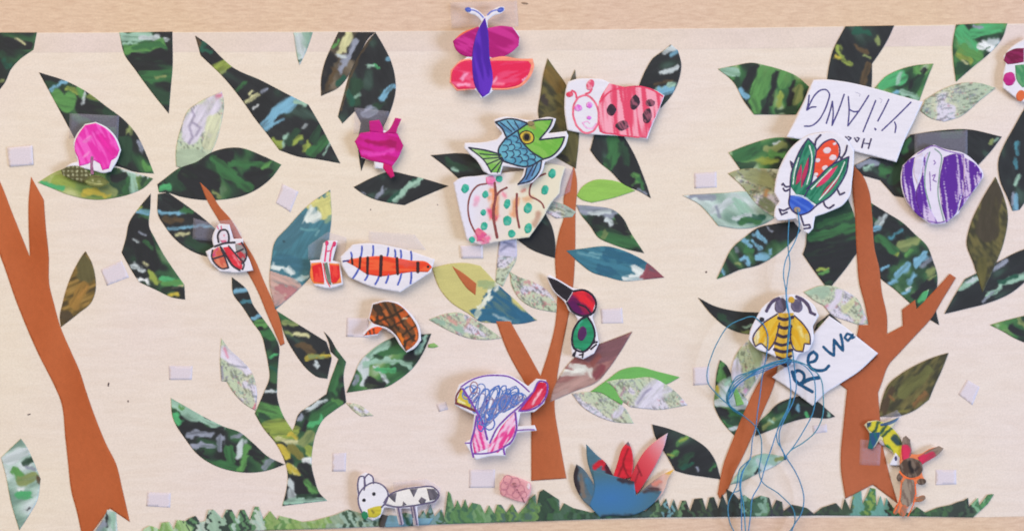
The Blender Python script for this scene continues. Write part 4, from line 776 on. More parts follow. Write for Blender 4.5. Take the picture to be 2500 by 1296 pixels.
d.ink("ink_outline", [(5, [(534, 592), (532, 574), (540, 562), (552, 562), (559, 578), (558, 592)]), (5, [(524, 602), (548, 594), (574, 592)]), (4, [(519, 610), (517, 628), (526, 644), (544, 656), (556, 654)]), (5, [(538, 602), (552, 624), (570, 650), (586, 660)]), (4, [(558, 600), (580, 626), (596, 646), (592, 658)]), (4, [(520, 632), (546, 624)]), (4, [(540, 608), (552, 636), (558, 654)]), (4, [(576, 616), (594, 608)]), (4, [(590, 592), (602, 616), (598, 636), (590, 644)])], (58, 52, 62))
d.ink("antenna", [(3, [(534, 560), (530, 552)]), (3, [(541, 560), (540, 552)])], (214, 110, 140))

# small red butterfly
d = Draw("paper_butterfly", 797, 650, 6.5, "tiny square red butterfly with pink feelers left of the centipede", "butterfly", curl(797, 650, -1, .6, 1, .4))
d.paper([(757, 636), (781, 634), (789, 594), (800, 587), (824, 588), (812, 636), (831, 640), (837, 694), (808, 703), (766, 697)])
rw = lambda s: overlay(scrib((222, 36, 44), (236, 70, 60), 80, 14, 5, s), [])
d.part("wing_border", [(760, 642), (784, 640), (792, 694), (766, 692), (759, 680)], flat((244, 132, 66)), h=2.8)
d.part("wing", [(764, 650), (784, 644), (790, 688), (768, 686), (766, 668)], rw(1), h=2.8, inset=-2.2)
d.part("wing_border", [(803, 642), (828, 644), (834, 690), (812, 694)], flat((244, 140, 70)), h=2.8)
d.part("wing", [(806, 648), (826, 650), (828, 676), (820, 688), (811, 688)], rw(4), h=2.8, inset=-2.2)
d.part("body", [(790, 643), (799, 640), (808, 684), (809, 696), (801, 692)], flat((112, 130, 116), .15), h=2.4)
d.ink("body_edge", [(2.5, [(789, 642), (800, 690), (806, 700)])], (224, 70, 90))
d.ink("antenna", [(4, [(793, 638), (796, 612), (798, 592)]), (3, [(796, 614), (808, 612)])], (222, 70, 120))
d.ink("antenna", [(4, [(805, 638), (809, 610), (815, 593)])], (222, 70, 120))
d.part("antenna_tip", ell(798, 594, 4.5, 6), flat((220, 56, 110)), h=2.2)
d.part("antenna_tip", ell(816, 596, 4.5, 7, 15), flat((220, 56, 110)), h=2.2)

# centipede
d = Draw("paper_centipede", 948, 650, 10, "orange centipede with black bands and blue legs on a white paper shape", "centipede", curl(948, 650, .6, .5, .5, 1.2))
d.paper([(831, 627), (861, 597), (885, 594), (977, 606), (1061, 633), (1052, 664), (977, 713), (902, 698), (851, 676), (834, 646)])
for a, b in [((857, 616), (859, 628)), ((884, 601), (881, 628)), ((911, 600), (910, 626)), ((948, 605), (945, 626)), ((964, 610), (965, 628)), ((978, 611), (979, 630)), ((1003, 614), (1004, 636)), ((876, 656), (862, 679)), ((899, 669), (891, 684)), ((926, 673), (916, 694)), ((949, 670), (942, 691)), ((980, 668), (971, 695)), ((1004, 665), (1002, 692))]:
    d.ink("leg", [(4.6, [a, ((a[0] + b[0]) / 2 + 1, (a[1] + b[1]) / 2), b])], (84, 100, 186), step=3)
d.part("body", [(842, 637), (860, 632), (881, 629), (929, 625), (970, 630), (1004, 636), (1044, 641), (1055, 652), (1044, 664), (1004, 664), (970, 669), (929, 674), (895, 668), (868, 651)], overlay(scrib((232, 68, 40), (240, 96, 56), 2, 60, 8, 30), [((226, 84, 72), 16, [(975, 640), (1010, 646)])]))
d.ink("tail", [(4, [(838, 638), (852, 636)])], (70, 66, 130))
for bd in [(5, [(859, 630), (861, 645)]), (6, [(880, 628), (878, 655)]), (6.5, [(898, 628), (897, 668)]), (8, [(931, 625), (929, 673)]), (7, [(969, 630), (971, 669)]), (8, [(1020, 641), (1020, 664)])]:
    d.ink("band", [bd], (62, 34, 38))
d.part("eye", ell(1045, 651, 3.4, 3.2), flat(BLK), h=2)

# snail
d = Draw("paper_snail", 955, 800, 9, "orange paper snail shape crossed with brown hatching", "snail", curl(955, 800, .4, -.2, .8, .8))
d.paper([(909, 740), (943, 733), (972, 738), (1007, 770), (1025, 802), (1028, 830), (1014, 848), (992, 860), (976, 842), (964, 822), (940, 803), (926, 799), (922, 818), (888, 822), (884, 814), (898, 800), (906, 786), (899, 780)])
br = overlay(scrib((196, 92, 42), (116, 74, 46), 50, 26, 9, 33, .45, .25), [((62, 46, 36), 8, [(912, 744), (925, 770), (918, 790)]), ((66, 50, 40), 16, [(915, 750), (935, 762)]), ((58, 46, 36), 6, [(940, 740), (956, 775), (990, 840)]), ((58, 46, 36), 6, [(958, 742), (975, 775), (1010, 830)]), ((60, 46, 36), 5, [(925, 745), (945, 785), (980, 835)]), ((60, 46, 36), 5, [(1000, 770), (970, 790), (950, 800)]), ((60, 46, 36), 5, [(985, 755), (950, 775), (920, 785)]), ((60, 46, 36), 5, [(1015, 795), (985, 815), (970, 822)]), ((60, 46, 36), 5, [(1018, 815), (990, 835), (985, 850)]), ((60, 46, 36), 5, [(905, 780), (930, 795), (955, 802)]), ((224, 190, 150), 5, [(984, 778), (992, 777)]), ((226, 120, 40), 10, [(972, 815), (982, 835)]), ((226, 110, 40), 8, [(906, 772), (912, 780)]), ((226, 120, 60), 6, [(940, 760), (946, 768)]), ((220, 110, 50), 6, [(1016, 806), (1016, 826)])], 3, 1.5)
d.part("shell", [(911, 743), (943, 736), (970, 742), (1003, 773), (1020, 804), (1021, 827), (1010, 843), (991, 857), (981, 841), (966, 817), (943, 799), (926, 794), (910, 788), (902, 778)], br, h=2.8)
d.part("head", [(924, 797), (934, 800), (922, 815), (888, 819), (902, 804)], overlay(flat((232, 92, 44)), [((70, 44, 38), 3.5, [(902, 808), (904, 818)]), ((70, 44, 38), 3.5, [(911, 803), (914, 815)]), ((70, 44, 38), 3, [(894, 812), (896, 819)])], 1, 1.2), h=2.4)

# spotty sheet
d = Draw("spotty_sheet", 1240, 500, 8, "white and cream paper with teal green spots and brown lines under the fish", "drawing sheet", curl(1240, 500, -1.0, .5, .7, .4, .3))
d.paper([(1107, 447), (1118, 438), (1165, 430), (1210, 424), (1290, 414), (1340, 400), (1380, 408), (1368, 452), (1366, 472), (1349, 491), (1325, 532), (1292, 579), (1240, 586), (1173, 598), (1140, 586), (1128, 540)],
        paint=overlay(lambda X, Y: ramp(np.clip((X - 1150 + (Y - 500) * .2 + 50 * (noise(X, Y, 60, 60, 0, 3) - .5)) / 140, 0, 1), [(0, (226, 220, 234)), (.5, (228, 214, 210)), (1, (230, 220, 198))]),
                      [((238, 130, 170), 22, [(1198, 440), (1206, 445)]), ((238, 170, 196), 10, [(1166, 482), (1162, 500)]), ((228, 110, 150), 24, [(1168, 570), (1182, 582)]), ((228, 150, 110), 18, [(1204, 470), (1202, 500)]), ((226, 138, 96), 22, [(1212, 505), (1206, 530)]), ((222, 90, 120), 15, [(1200, 520), (1204, 528)]), ((226, 160, 120), 18, [(1258, 490), (1258, 520)]), ((226, 178, 140), 12, [(1280, 488), (1300, 482)]), ((196, 156, 136), 14, [(1312, 520), (1304, 545)]), ((236, 140, 160), 8, [(1228, 470), (1232, 478)]), ((200, 120, 110), 7, [(1275, 468), (1280, 464)])], 8, 5))
TEAL = (44, 162, 140)
for x, y, rx, ry in [(1136, 461, 9.5, 12), (1219, 437, 9, 8), (1185, 475, 8, 9), (1180, 519, 7, 8), (1182, 552, 8, 10.5), (1153, 585, 8, 8), (1238, 498, 8, 12), (1239, 539, 11, 12), (1249, 570, 9, 10), (1289, 508, 10, 13), (1289, 557, 9, 13), (1348, 424, 9, 12), (1330, 464, 9, 12)]:
    d.part("spot", ell(x, y, rx, ry, 15, 14, .09, 5), overlay(scrib(TEAL, (76, 182, 158), 40, 8, 4, x), [((120, 190, 170), 4, [(x - 3, y + 2), (x + 2, y + 4)])] if x in (1182, 1239, 1289) else []), h=2.6)
BR = (134, 70, 70)
d.ink("brown_line", [(4, [(1188, 449), (1168, 453), (1152, 470), (1144, 495), (1144, 522), (1150, 546), (1160, 566)]), (6, [(1208, 446), (1210, 480), (1206, 505)]), (7, [(1206, 500), (1205, 530), (1210, 560), (1214, 580)]), (4.5, [(1209, 482), (1220, 468), (1238, 458)]), (5, [(1262, 473), (1261, 505), (1263, 530), (1268, 556)]), (4, [(1332, 424), (1308, 436), (1294, 458), (1294, 478), (1312, 488), (1324, 498), (1328, 508)])], BR)
d.part("pink_flower_blob", [(1156, 564), (1168, 556), (1178, 562), (1190, 572), (1182, 578), (1184, 590), (1172, 588), (1164, 590), (1164, 576)], scrib((222, 90, 140), (228, 120, 140), 30, 12, 6, 2), h=2.6)
d.part("pink_flower_blob", ell(1198, 440, 12, 11, 0, 12, .15), scrib((238, 120, 170), (240, 150, 186), 30, 12, 6, 3), h=2.6)

# fish
d = Draw("paper_fish", 1268, 368, 14, "open mouthed fish drawing with blue scales and green head", "fish", curl(1268, 365, .6, .8, .7, .8))
d.paper([(1133, 360), (1135, 349), (1190, 346), (1214, 340), (1226, 326), (1208, 302), (1206, 293), (1218, 288), (1300, 294), (1344, 287), (1357, 291), (1350, 310), (1338, 326), (1382, 321), (1387, 332), (1380, 356), (1352, 386), (1330, 396), (1324, 418), (1300, 446), (1262, 454), (1274, 430), (1280, 412), (1228, 406), (1222, 426), (1198, 427), (1180, 418), (1164, 392), (1146, 376)])
BL = (84, 150, 180)
d.part("head", [(1262, 318), (1298, 298), (1349, 292), (1343, 307), (1316, 342), (1378, 335), (1370, 356), (1344, 383), (1326, 388), (1298, 372), (1278, 354), (1268, 335)], overlay(scrib((112, 178, 70), (132, 188, 84), 35, 50, 9, 40), [((150, 150, 84), 16, [(1293, 304), (1300, 308)])]))
d.part("body", [(1234, 339), (1264, 318), (1270, 338), (1292, 366), (1326, 390), (1288, 406), (1251, 401), (1220, 385), (1217, 367)], scrib(BL, (104, 172, 194), 30, 30, 9, 41))
d.part("fin", [(1210, 299), (1241, 291), (1281, 299), (1292, 304), (1264, 319), (1237, 337), (1227, 316)], scrib((84, 130, 168), (110, 170, 196), 35, 40, 6, 42))
d.part("fin", [(1322, 394), (1318, 414), (1298, 440), (1264, 450), (1281, 430), (1285, 411)], scrib((84, 122, 172), (110, 160, 196), -60, 40, 6, 43))
d.part("tail", [(1145, 361), (1184, 366), (1224, 377), (1229, 388), (1221, 421), (1200, 421), (1184, 394)], scrib((122, 182, 82), (156, 196, 120), 20, 40, 7, 44))
d.ink("ink_outline", [(4, [(1234, 339), (1264, 319), (1298, 298), (1349, 292), (1343, 307), (1316, 342), (1378, 335), (1370, 356), (1344, 383), (1326, 389), (1288, 407), (1251, 401), (1220, 385), (1217, 367), (1234, 339)]), (4, [(1210, 299), (1241, 291), (1281, 299), (1294, 305)]), (4, [(1210, 299), (1227, 316), (1237, 337)]), (4, [(1264, 319), (1270, 338), (1292, 366), (1326, 389)]), (3.5, [(1322, 394), (1318, 414), (1298, 440), (1264, 450)]), (3.5, [(1264, 450), (1281, 430), (1286, 411)]),
       (4, [(1145, 361), (1184, 367), (1222, 377)]), (3, [(1145, 361), (1184, 394), (1200, 421)]), (3, [(1172, 376), (1224, 380)]), (3, [(1180, 388), (1226, 384)]), (3, [(1188, 402), (1227, 386)]), (3, [(1200, 418), (1228, 388)]), (3, [(1214, 422), (1229, 390)]),
       (2.5, [(1222, 300), (1250, 322)]), (2.5, [(1238, 296), (1256, 318)]), (2.5, [(1256, 296), (1266, 314)]), (2.5, [(1312, 398), (1298, 430)]), (2.5, [(1302, 404), (1284, 438)])], (44, 48, 66))
sc = []
for (x, y) in [(1240, 348), (1256, 340), (1232, 362), (1248, 360), (1264, 356), (1230, 378), (1246, 376), (1262, 374), (1278, 370), (1250, 392), (1266, 390), (1282, 386), (1298, 384), (1280, 400), (1298, 396)]:
    sc.append((2.6, [(x - 4, y - 7), (x + 6, y - 6), (x + 9, y + 2), (x + 3, y + 8)]))
d.ink("scale", sc, (48, 60, 92), step=3)
e = d.part("eye", ell(1286, 336, 18, 15.5, 15, 18, .03), flat((206, 176, 62), .1), h=2.8)
d.ink("eye_rim", [(3, ell(1286, 336, 18, 15.5, 15, 18, .02) + [ell(1286, 336, 18, 15.5, 15, 18, .02)[0]])], (52, 44, 46))
d.part("pupil", ell(1286, 335, 10, 11, 0), flat((120, 104, 54)), h=2.4)
d.part("pupil", ell(1286, 335, 6.5, 8, 0), flat((30, 28, 34)), h=2)
d.part("pin_head", ell(1296, 302, 8, 6, 0), flat((150, 128, 92)), h=2.4, up=.4)

# ladybird sheet
d = Draw("ladybird_sheet", 1500, 265, 6.5, "white sheet with a pink scribbled ladybird and a smiling face", "ladybird drawing", curl(1500, 265, .3, .5, .6, .5, .6))
d.paper([(1382, 217), (1387, 200), (1410, 193), (1440, 192), (1472, 195), (1495, 206), (1530, 213), (1556, 212), (1600, 221), (1622, 234), (1607, 272), (1590, 312), (1580, 340), (1526, 333), (1458, 329), (1414, 324), (1385, 318), (1378, 265)])
d.part("body", [(1487, 204), (1530, 213), (1556, 212), (1600, 222), (1620, 235), (1606, 272), (1588, 312), (1578, 338), (1526, 332), (1464, 322), (1460, 290), (1464, 244)], scrib((226, 72, 106), (244, 164, 184), 84, 90, 6, 50, .48, .2))
spot = lambda s, b=.5: scrib((58, 40, 56), (150, 84, 104), 60, 16, 4, s, b)
for x, y, rx, ry, rot, b in [(1493, 269, 12, 14, 0, .95), (1550, 250, 12, 18, 15, .75), (1519, 307, 16, 12, -10, .45), (1580, 283, 11, 18, 10, .55), (1587, 252, 12, 9, 0, .3)]:
    d.part("spot", ell(x, y, rx, ry, rot, 14, .1), spot(int(x), b), h=2.6)
d.ink("body_outline", [(4, [(1464, 250), (1490, 224), (1530, 214), (1560, 212), (1600, 224), (1618, 236)]), (3, [(1462, 296), (1466, 320), (1500, 328), (1560, 336)])], (222, 66, 100))
E0 = ell(1431, 279, 31, 46, -8, 22, .02)
d.ink("face_outline", [(5, E0 + [E0[0]])], (228, 110, 134))
d.part("eye", ell(1412, 264, 9.5, 8.5), scrib((222, 110, 208), (230, 160, 220), 45, 10, 4, 2), h=2.5)
d.part("eye", ell(1439, 257, 8, 8), scrib((222, 110, 208), (230, 160, 220), 45, 10, 4, 3), h=2.5)
d.part("nose", ell(1438, 288, 6, 4.5), flat((220, 120, 214)), h=2.2)
d.ink("mouth", [(3.5, [(1422, 300), (1432, 312), (1446, 314), (1456, 302)]), (2.5, [(1424, 300), (1436, 297), (1440, 302)])], (236, 168, 214))
d.ink("antenna", [(5, [(1430, 230), (1440, 226), (1445, 218)])], (228, 90, 118))
d.ink("antenna", [(4.5, [(1408, 240), (1404, 226), (1396, 222)])], (228, 90, 118))
d.part("antenna_tip", ell(1441, 208, 9, 14, 25), scrib((226, 84, 118), (238, 150, 170), 60, 12, 4, 6), h=2.5)
d.part("antenna_tip", ell(1391, 231, 9, 7, -10), scrib((220, 60, 90), (228, 100, 120), 20, 12, 4, 8), h=2.5)

# long beaked bird
d = Draw("paper_bird", 1405, 770, 6.5, "long beaked bird with a red and purple head and green belly", "bird", curl(1405, 770, .4, .3, .8, .6))
d.paper([(1334, 676), (1340, 670), (1366, 684), (1404, 704), (1426, 706), (1452, 722), (1457, 738), (1452, 760), (1446, 774), (1456, 806), (1462, 838), (1450, 862), (1424, 876), (1396, 868), (1394, 848), (1396, 812), (1410, 782), (1404, 768), (1388, 758), (1380, 740), (1350, 710)])
d.part("beak", [(1336, 676), (1352, 681), (1400, 709), (1384, 736), (1354, 710)], flat((40, 36, 44), .12))
d.part("head", [(1384, 738), (1400, 712), (1424, 710), (1448, 724), (1454, 738), (1446, 764), (1424, 770), (1398, 760)], overlay(flat((112, 24, 84), .2), [((214, 36, 52), 24, [(1410, 716), (1440, 732), (1450, 752)]), ((214, 40, 56), 12, [(1402, 716), (1420, 716)]), ((90, 20, 84), 14, [(1396, 744), (1412, 760)]), ((150, 30, 70), 12, [(1420, 745), (1436, 760)])], 3, 2), h=2.8)
d.part("body", [(1434, 772), (1448, 796), (1451, 818), (1443, 841), (1424, 857), (1402, 848), (1398, 820), (1406, 794), (1420, 778)], overlay(flat((38, 138, 98), .15), [((60, 158, 130), 6, [(1410, 800), (1420, 784)])], 2, 2), h=2.8)
d.part("belly_spot", ell(1421, 814, 11, 18, 10), flat((82, 36, 88)), h=2.6)
d.ink("ink_outline", [(5, [(1434, 772), (1448, 796), (1452, 818), (1443, 842), (1424, 858), (1402, 850), (1397, 820), (1406, 794), (1420, 778), (1434, 772)]), (5, [(1400, 711), (1424, 708), (1449, 724), (1455, 738), (1446, 765), (1426, 771), (1398, 760), (1384, 738)]), (4, [(1410, 742), (1430, 750), (1444, 768)])], (40, 34, 50))
d.ink("tail_feather", [(4.5, [(1440, 846), (1450, 836), (1458, 834)]), (4.5, [(1442, 852), (1456, 840)]), (4, [(1444, 842), (1452, 830)])], (44, 38, 52))
d.ink("foot", [(4, [(1406, 854), (1402, 870)]), (4, [(1402, 860), (1398, 868)])], (44, 38, 52))
d.ink("foot", [(4, [(1424, 858), (1422, 872)]), (4, [(1424, 864), (1414, 866)])], (44, 38, 52))

# scribbled bird
d = Draw("paper_bird", 1220, 1015, 13, "white paper bird filled with blue scribbles, red tail and pink legs", "bird", curl(1220, 1010, -1.0, -.3, 1.2, .8))
d.paper([(1109, 987), (1111, 966), (1121, 938), (1146, 926), (1173, 917), (1207, 912), (1241, 915), (1268, 928), (1289, 942), (1309, 924), (1332, 927), (1339, 948), (1328, 984), (1304, 1005), (1270, 1008), (1264, 1040), (1305, 1037), (1310, 1050), (1262, 1056), (1252, 1078), (1234, 1096), (1234, 1112), (1200, 1112), (1160, 1121), (1146, 1099), (1134, 1079), (1150, 1070), (1158, 1012), (1140, 1004)])
d.part("beak", [(1114, 982), (1126, 948), (1146, 974), (1160, 1002)], overlay(flat((214, 190, 66)), [((228, 220, 170), 8, [(1122, 976), (1136, 984)]), ((176, 150, 50), 4, [(1128, 958), (1136, 966)])], 3, 2), h=2.8)
lt = scrib((226, 64, 146), (238, 190, 218), 75, 40, 6, 61, .52, .2)
d.part("leg", [(1166, 1016), (1176, 1022), (1188, 1074), (1200, 1090), (1158, 1106), (1154, 1076)], lt)
d.part("leg", [(1256, 1006), (1258, 1030), (1256, 1060), (1236, 1082), (1216, 1104), (1190, 1104), (1194, 1082), (1210, 1066), (1222, 1044)], scrib((226, 62, 140), (240, 196, 222), -60, 40, 6, 62, .5, .2))
d.part("tail", [(1312, 932), (1332, 934), (1335, 950), (1318, 986), (1286, 1000), (1266, 1002), (1280, 984), (1302, 956)], overlay(scrib((206, 30, 66), (222, 60, 92), -55, 40, 7, 63), [((240, 190, 204), 5, [(1322, 950), (1300, 986)])], 2, 2))
rnd = random.Random(4)
sb = []
for i in range(27):
    t = i / 26
    cx = 1146 + 128 * t + rnd.uniform(-4, 4)
    top = 936 - 14 * math.sin(t * math.pi) + 22 * t
    bot = (968 + (cx - 1140) * 1.5) if cx < 1192 else (1048 - (cx - 1192) * .82)
    cy = (top + bot) / 2; ry = (bot - top) / 2 * rnd.uniform(.6, 1.0)
    if ry < 9: ry = 9
    if i % 3 == 2: cy += ry * .25; ry *= .6
    rx = rnd.uniform(8, 17); tl = rnd.uniform(.15, .5)
    L = []
    for k in range(13):
        a = k / 12 * 2 * math.pi * 1.12 + .4 * i
        L.append((cx + rx * math.cos(a) - ry * tl * math.sin(a), cy + ry * math.sin(a)))
    sb.append(L)
for i in range(7):
    cx = 1180 + i * 9; cy = 1030 - i * 9; a0 = i
    sb.append([(cx + rnd.uniform(8, 13) * math.cos(k * .6 + a0) - 8 * math.sin(k * .6 + a0), cy + rnd.uniform(15, 24) * math.sin(k * .6 + a0)) for k in range(12)])
d.ink("scribble", [(3, L) for L in sb[::3]], (74, 110, 186), step=4)
d.ink("scribble", [(2.6, L) for L in sb[1::3]], (98, 124, 184), step=4)
d.ink("scribble", [(2.4, L) for L in sb[2::3]], (138, 124, 160), step=4)
d.ink("scribble", [(2.4, ell(1157, 946, 9, 15, 5, 10) + [(1165, 948)])], (160, 112, 118), step=3)
d.ink("scribble", [(3.2, ell(1262, 976, 8, 22, 40, 10) + [(1268, 980)])], (60, 96, 184), step=3)
d.ink("scribble", [(3, ell(1196, 1034, 12, 14, 10, 10) + [(1208, 1036)])], (60, 96, 184), step=3)
d.part("eye", ell(1190, 981, 5, 7), flat((84, 52, 150)), h=2.2)
d.part("eye", ell(1238, 984, 8, 6, -20), flat((74, 70, 160)), h=2.2)
PU = (122, 72, 166)
d.ink("purple_outline", [(3.5, [(1126, 944), (1150, 928), (1180, 918), (1210, 916), (1244, 920), (1270, 936), (1292, 956)]), (5, [(1130, 948), (1148, 976), (1166, 1008), (1178, 1030), (1190, 1072)]), (4, [(1300, 958), (1270, 990), (1240, 1016), (1214, 1044), (1196, 1080)]), (4.5, [(1164, 1014), (1158, 1050), (1150, 1082), (1156, 1114)]), (4.5, [(1258, 1006), (1260, 1050), (1246, 1080), (1230, 1092), (1232, 1108)]), (3.5, [(1154, 1106), (1180, 1106), (1206, 1102), (1226, 1094)]), (3, [(1260, 1050), (1284, 1048), (1304, 1048)]), (3, [(1136, 1080), (1152, 1080)]), (4, [(1302, 956), (1318, 930), (1334, 934), (1336, 952), (1320, 986), (1290, 1001), (1266, 1003), (1300, 958)])], PU)
d.ink("beak_outline", [(4.5, [(1114, 984), (1115, 966), (1126, 948)]), (6, [(1113, 983), (1136, 992), (1160, 1002)])], (116, 60, 64))

# cow
d = Draw("paper_cow", 970, 1220, 8, "small white cow with grey patches and a yellow muzzle grazing", "cow", curl(970, 1220, .8, -.2, .8, .5))
d.paper([(872, 1206), (874, 1170), (880, 1158), (892, 1152), (910, 1160), (914, 1176), (936, 1182), (948, 1200), (952, 1206), (983, 1192), (1017, 1186), (1061, 1188), (1074, 1206), (1066, 1222), (1038, 1230), (1018, 1236), (1022, 1282), (1010, 1282), (1004, 1240), (978, 1240), (984, 1280), (974, 1280), (964, 1240), (938, 1238), (928, 1262), (910, 1270), (886, 1258), (880, 1240)])
d.part("body", [(937, 1226), (949, 1209), (983, 1195), (1017, 1189), (1061, 1191), (1071, 1206), (1064, 1219), (1038, 1227), (1004, 1233), (963, 1235)], flat((236, 230, 228), .02))
GY = (92, 88, 100)
for pts in ([(950, 1206), (970, 1200), (966, 1228), (958, 1222), (948, 1212)], [(998, 1192), (1022, 1190), (1010, 1216)], [(980, 1236), (984, 1220), (996, 1232)], [(1020, 1222), (1028, 1210), (1042, 1218), (1038, 1228), (1026, 1230)], [(1040, 1190), (1061, 1191), (1072, 1206), (1064, 1219), (1048, 1222), (1044, 1206)]):
    d.part("patch", pts, scrib(GY, (112, 106, 118), 60, 16, 5, int(pts[0][0])), h=2.4, inset=1.2)
d.part("leg", [(967, 1236), (978, 1236), (986, 1278), (976, 1281)], flat((176, 164, 180)), h=2.8)
d.part("leg", [(1004, 1234), (1014, 1234), (1022, 1280), (1012, 1282)], flat((176, 164, 180)), h=2.8)
d.part("ear", [(876, 1204), (875, 1172), (883, 1160), (892, 1172), (890, 1196)], flat((232, 228, 238), .02), h=2.8)
d.part("ear", [(890, 1188), (892, 1162), (902, 1156), (911, 1166), (910, 1184)], flat((232, 228, 238), .02), h=2.8)
d.part("head", [(875, 1212), (880, 1196), (914, 1177), (936, 1185), (948, 1202), (943, 1223), (932, 1236), (926, 1260), (909, 1267), (886, 1252), (876, 1229)], flat((232, 228, 236), .02))
d.part("eye", ell(889, 1220, 4.6, 4.6), flat(BLK), h=2)
d.part("eye", ell(913, 1205, 4.6, 4.6), flat(BLK), h=2)
d.part("muzzle", [(897, 1242), (914, 1236), (933, 1233), (930, 1254), (918, 1262), (900, 1262)], overlay(flat((200, 186, 60)), [((110, 100, 50), 4, [(908, 1246), (912, 1252)])], 2, 2), h=2.6)
d.part("grass_tuft", [(882, 1252), (888, 1246), (897, 1250), (900, 1260), (892, 1268), (884, 1262)], flat((44, 132, 92)), h=2.6)
d.ink("ink_outline", [(3.5, [(876, 1206), (874, 1180), (880, 1162), (888, 1162), (892, 1180), (889, 1196)]), (3.5, [(890, 1186), (892, 1164), (900, 1156), (909, 1162), (912, 1180)]), (3.5, [(884, 1250), (876, 1230), (875, 1212), (884, 1194), (914, 1177), (936, 1185), (947, 1202), (943, 1224), (931, 1238)]), (3.5, [(937, 1226), (949, 1209), (983, 1194), (1017, 1189), (1061, 1190), (1072, 1206), (1064, 1220), (1038, 1228), (1004, 1234), (963, 1236), (938, 1230)]), (3.5, [(972, 1238), (981, 1280)]), (3.5, [(1010, 1236), (1018, 1280)]), (2.5, [(1003, 1236), (1008, 1262)])], (96, 88, 118))
tag(piece("paper_scrap", [(936, 1262), (952, 1256), (1000, 1262), (1058, 1264), (1046, 1280), (990, 1284), (940, 1286)], 1.95, overlay(flat((104, 146, 168), .15), [('q', 8, [(990, 1262), (1000, 1282)]), ('K', 6, [(1012, 1264), (1006, 1280)])]), M_LEAF, None, corner=20), "torn light blue paper scrap behind the legs of the cow", "paper scrap")
tag(piece("paper_scrap", [(930, 1254), (947, 1258), (938, 1286), (926, 1286)], 2.3, flat((70, 62, 60), .1), M_LEAF, None, corner=20), "dark upright paper scrap under the muzzle of the cow", "paper scrap")

# little rose flower (tinted tissue)
d = Draw("tissue_flower", 1258, 1193, 4.5, "little see-through pink tissue flower left of the middle brown tree foot", "flower drawing")
piece("tissue", [(1219, 1195), (1220, 1178), (1232, 1160), (1251, 1161), (1274, 1168), (1296, 1178), (1297, 1194), (1284, 1226), (1261, 1222), (1227, 1209)], d.z, wht, M_PETAL, d.o, h=4, th=.1, corner=30)
cs = [ell(x, y, r, r, 0, 10, .06) for x, y, r in [(1232, 1186, 10), (1240, 1170, 11), (1258, 1178, 12), (1246, 1196, 11), (1230, 1200, 8), (1270, 1194, 11), (1260, 1206, 9), (1278, 1206, 8)]]
d.ink("petal_outline", [(2.2, c + [c[0]]) for c in cs], (186, 120, 134), step=3)
d.part("flower_centre", ell(1256, 1184, 8, 7), scrib((150, 96, 106), (196, 128, 136), 20, 8, 3, 9), h=2.4)
d.ink("stem", [(3, [(1262, 1194), (1272, 1210), (1280, 1226)])], (120, 72, 84))
d.part("white_corner", ell(1290, 1186, 4, 8), flat((240, 214, 220)), h=2.2)

# paper flower
d = Draw("paper_flower", 1520, 1180, 3.6, "blue paper flower cut like a tulip with red petals", "paper flower", curl(1520, 1180, 0, 0, .3, .2))
rp = overlay(flat((210, 38, 54), .1), [((130, 24, 34), 4, [(1533, 1095), (1520, 1130), (1535, 1165)]), ((120, 20, 30), 3, [(1522, 1132), (1510, 1160)])], 2, 2)
d.part("petal", [(1534, 1076), (1543, 1100), (1546, 1128), (1543, 1164), (1520, 1168), (1497, 1162), (1509, 1124), (1519, 1094)], overlay(rp, [((110, 100, 110), 10, [(1533, 1080), (1536, 1086)])]), up=-.2)
d.part("petal", [(1630, 1056), (1621, 1090), (1604, 1128), (1578, 1172), (1556, 1204), (1536, 1180), (1543, 1158), (1556, 1128), (1577, 1097), (1604, 1073)],
       overlay(lambda X, Y: ramp(np.clip(((X - 1545) * .62 - (Y - 1170) * .5) / 110, 0, 1), [(0, (196, 40, 54)), (.45, (220, 84, 94)), (.8, (226, 158, 166)), (1, (210, 190, 206))]), [((110, 24, 36), 3, [(1556, 1134), (1566, 1160)]), ((110, 24, 36), 3, [(1560, 1150), (1548, 1180)])], 2, 2), up=-.15)
d.part("petal", [(1431, 1083), (1458, 1111), (1478, 1128), (1497, 1160), (1460, 1200), (1443, 1155), (1434, 1124)], overlay(flat((76, 110, 128), .1), [((198, 34, 50), 14, [(1452, 1138), (1474, 1128), (1476, 1142)]), ((70, 30, 44), 16, [(1482, 1136), (1492, 1160)]), ((66, 104, 140), 22, [(1450, 1170), (1470, 1180)])], 3, 2))
d.part("petal", [(1407, 1132), (1421, 1141), (1440, 1165), (1457, 1198), (1456, 1240), (1438, 1233), (1410, 1199), (1400, 1162)], overlay(flat((88, 106, 118), .12), [((50, 42, 48), 14, [(1406, 1140), (1404, 1170), (1412, 1200)]), ((124, 110, 100), 9, [(1418, 1160), (1426, 1210)]), ((70, 112, 140), 14, [(1436, 1170), (1448, 1200)])], 3, 3))
d.part("petal", [(1646, 1144), (1617, 1158), (1584, 1182), (1550, 1210), (1560, 1240), (1602, 1222), (1622, 1195), (1632, 1166)], overlay(lambda X, Y: ramp(np.clip((X - 1555) / 85, 0, 1), [(0, (66, 96, 122)), (.4, (128, 110, 112)), (.75, (220, 178, 168)), (1, (224, 180, 140))]), [((216, 168, 72), 12, [(1634, 1152), (1642, 1146)]), ((82, 58, 62), 10, [(1585, 1192), (1606, 1194)]), ((206, 130, 116), 10, [(1596, 1182), (1612, 1172)])], 4, 3))
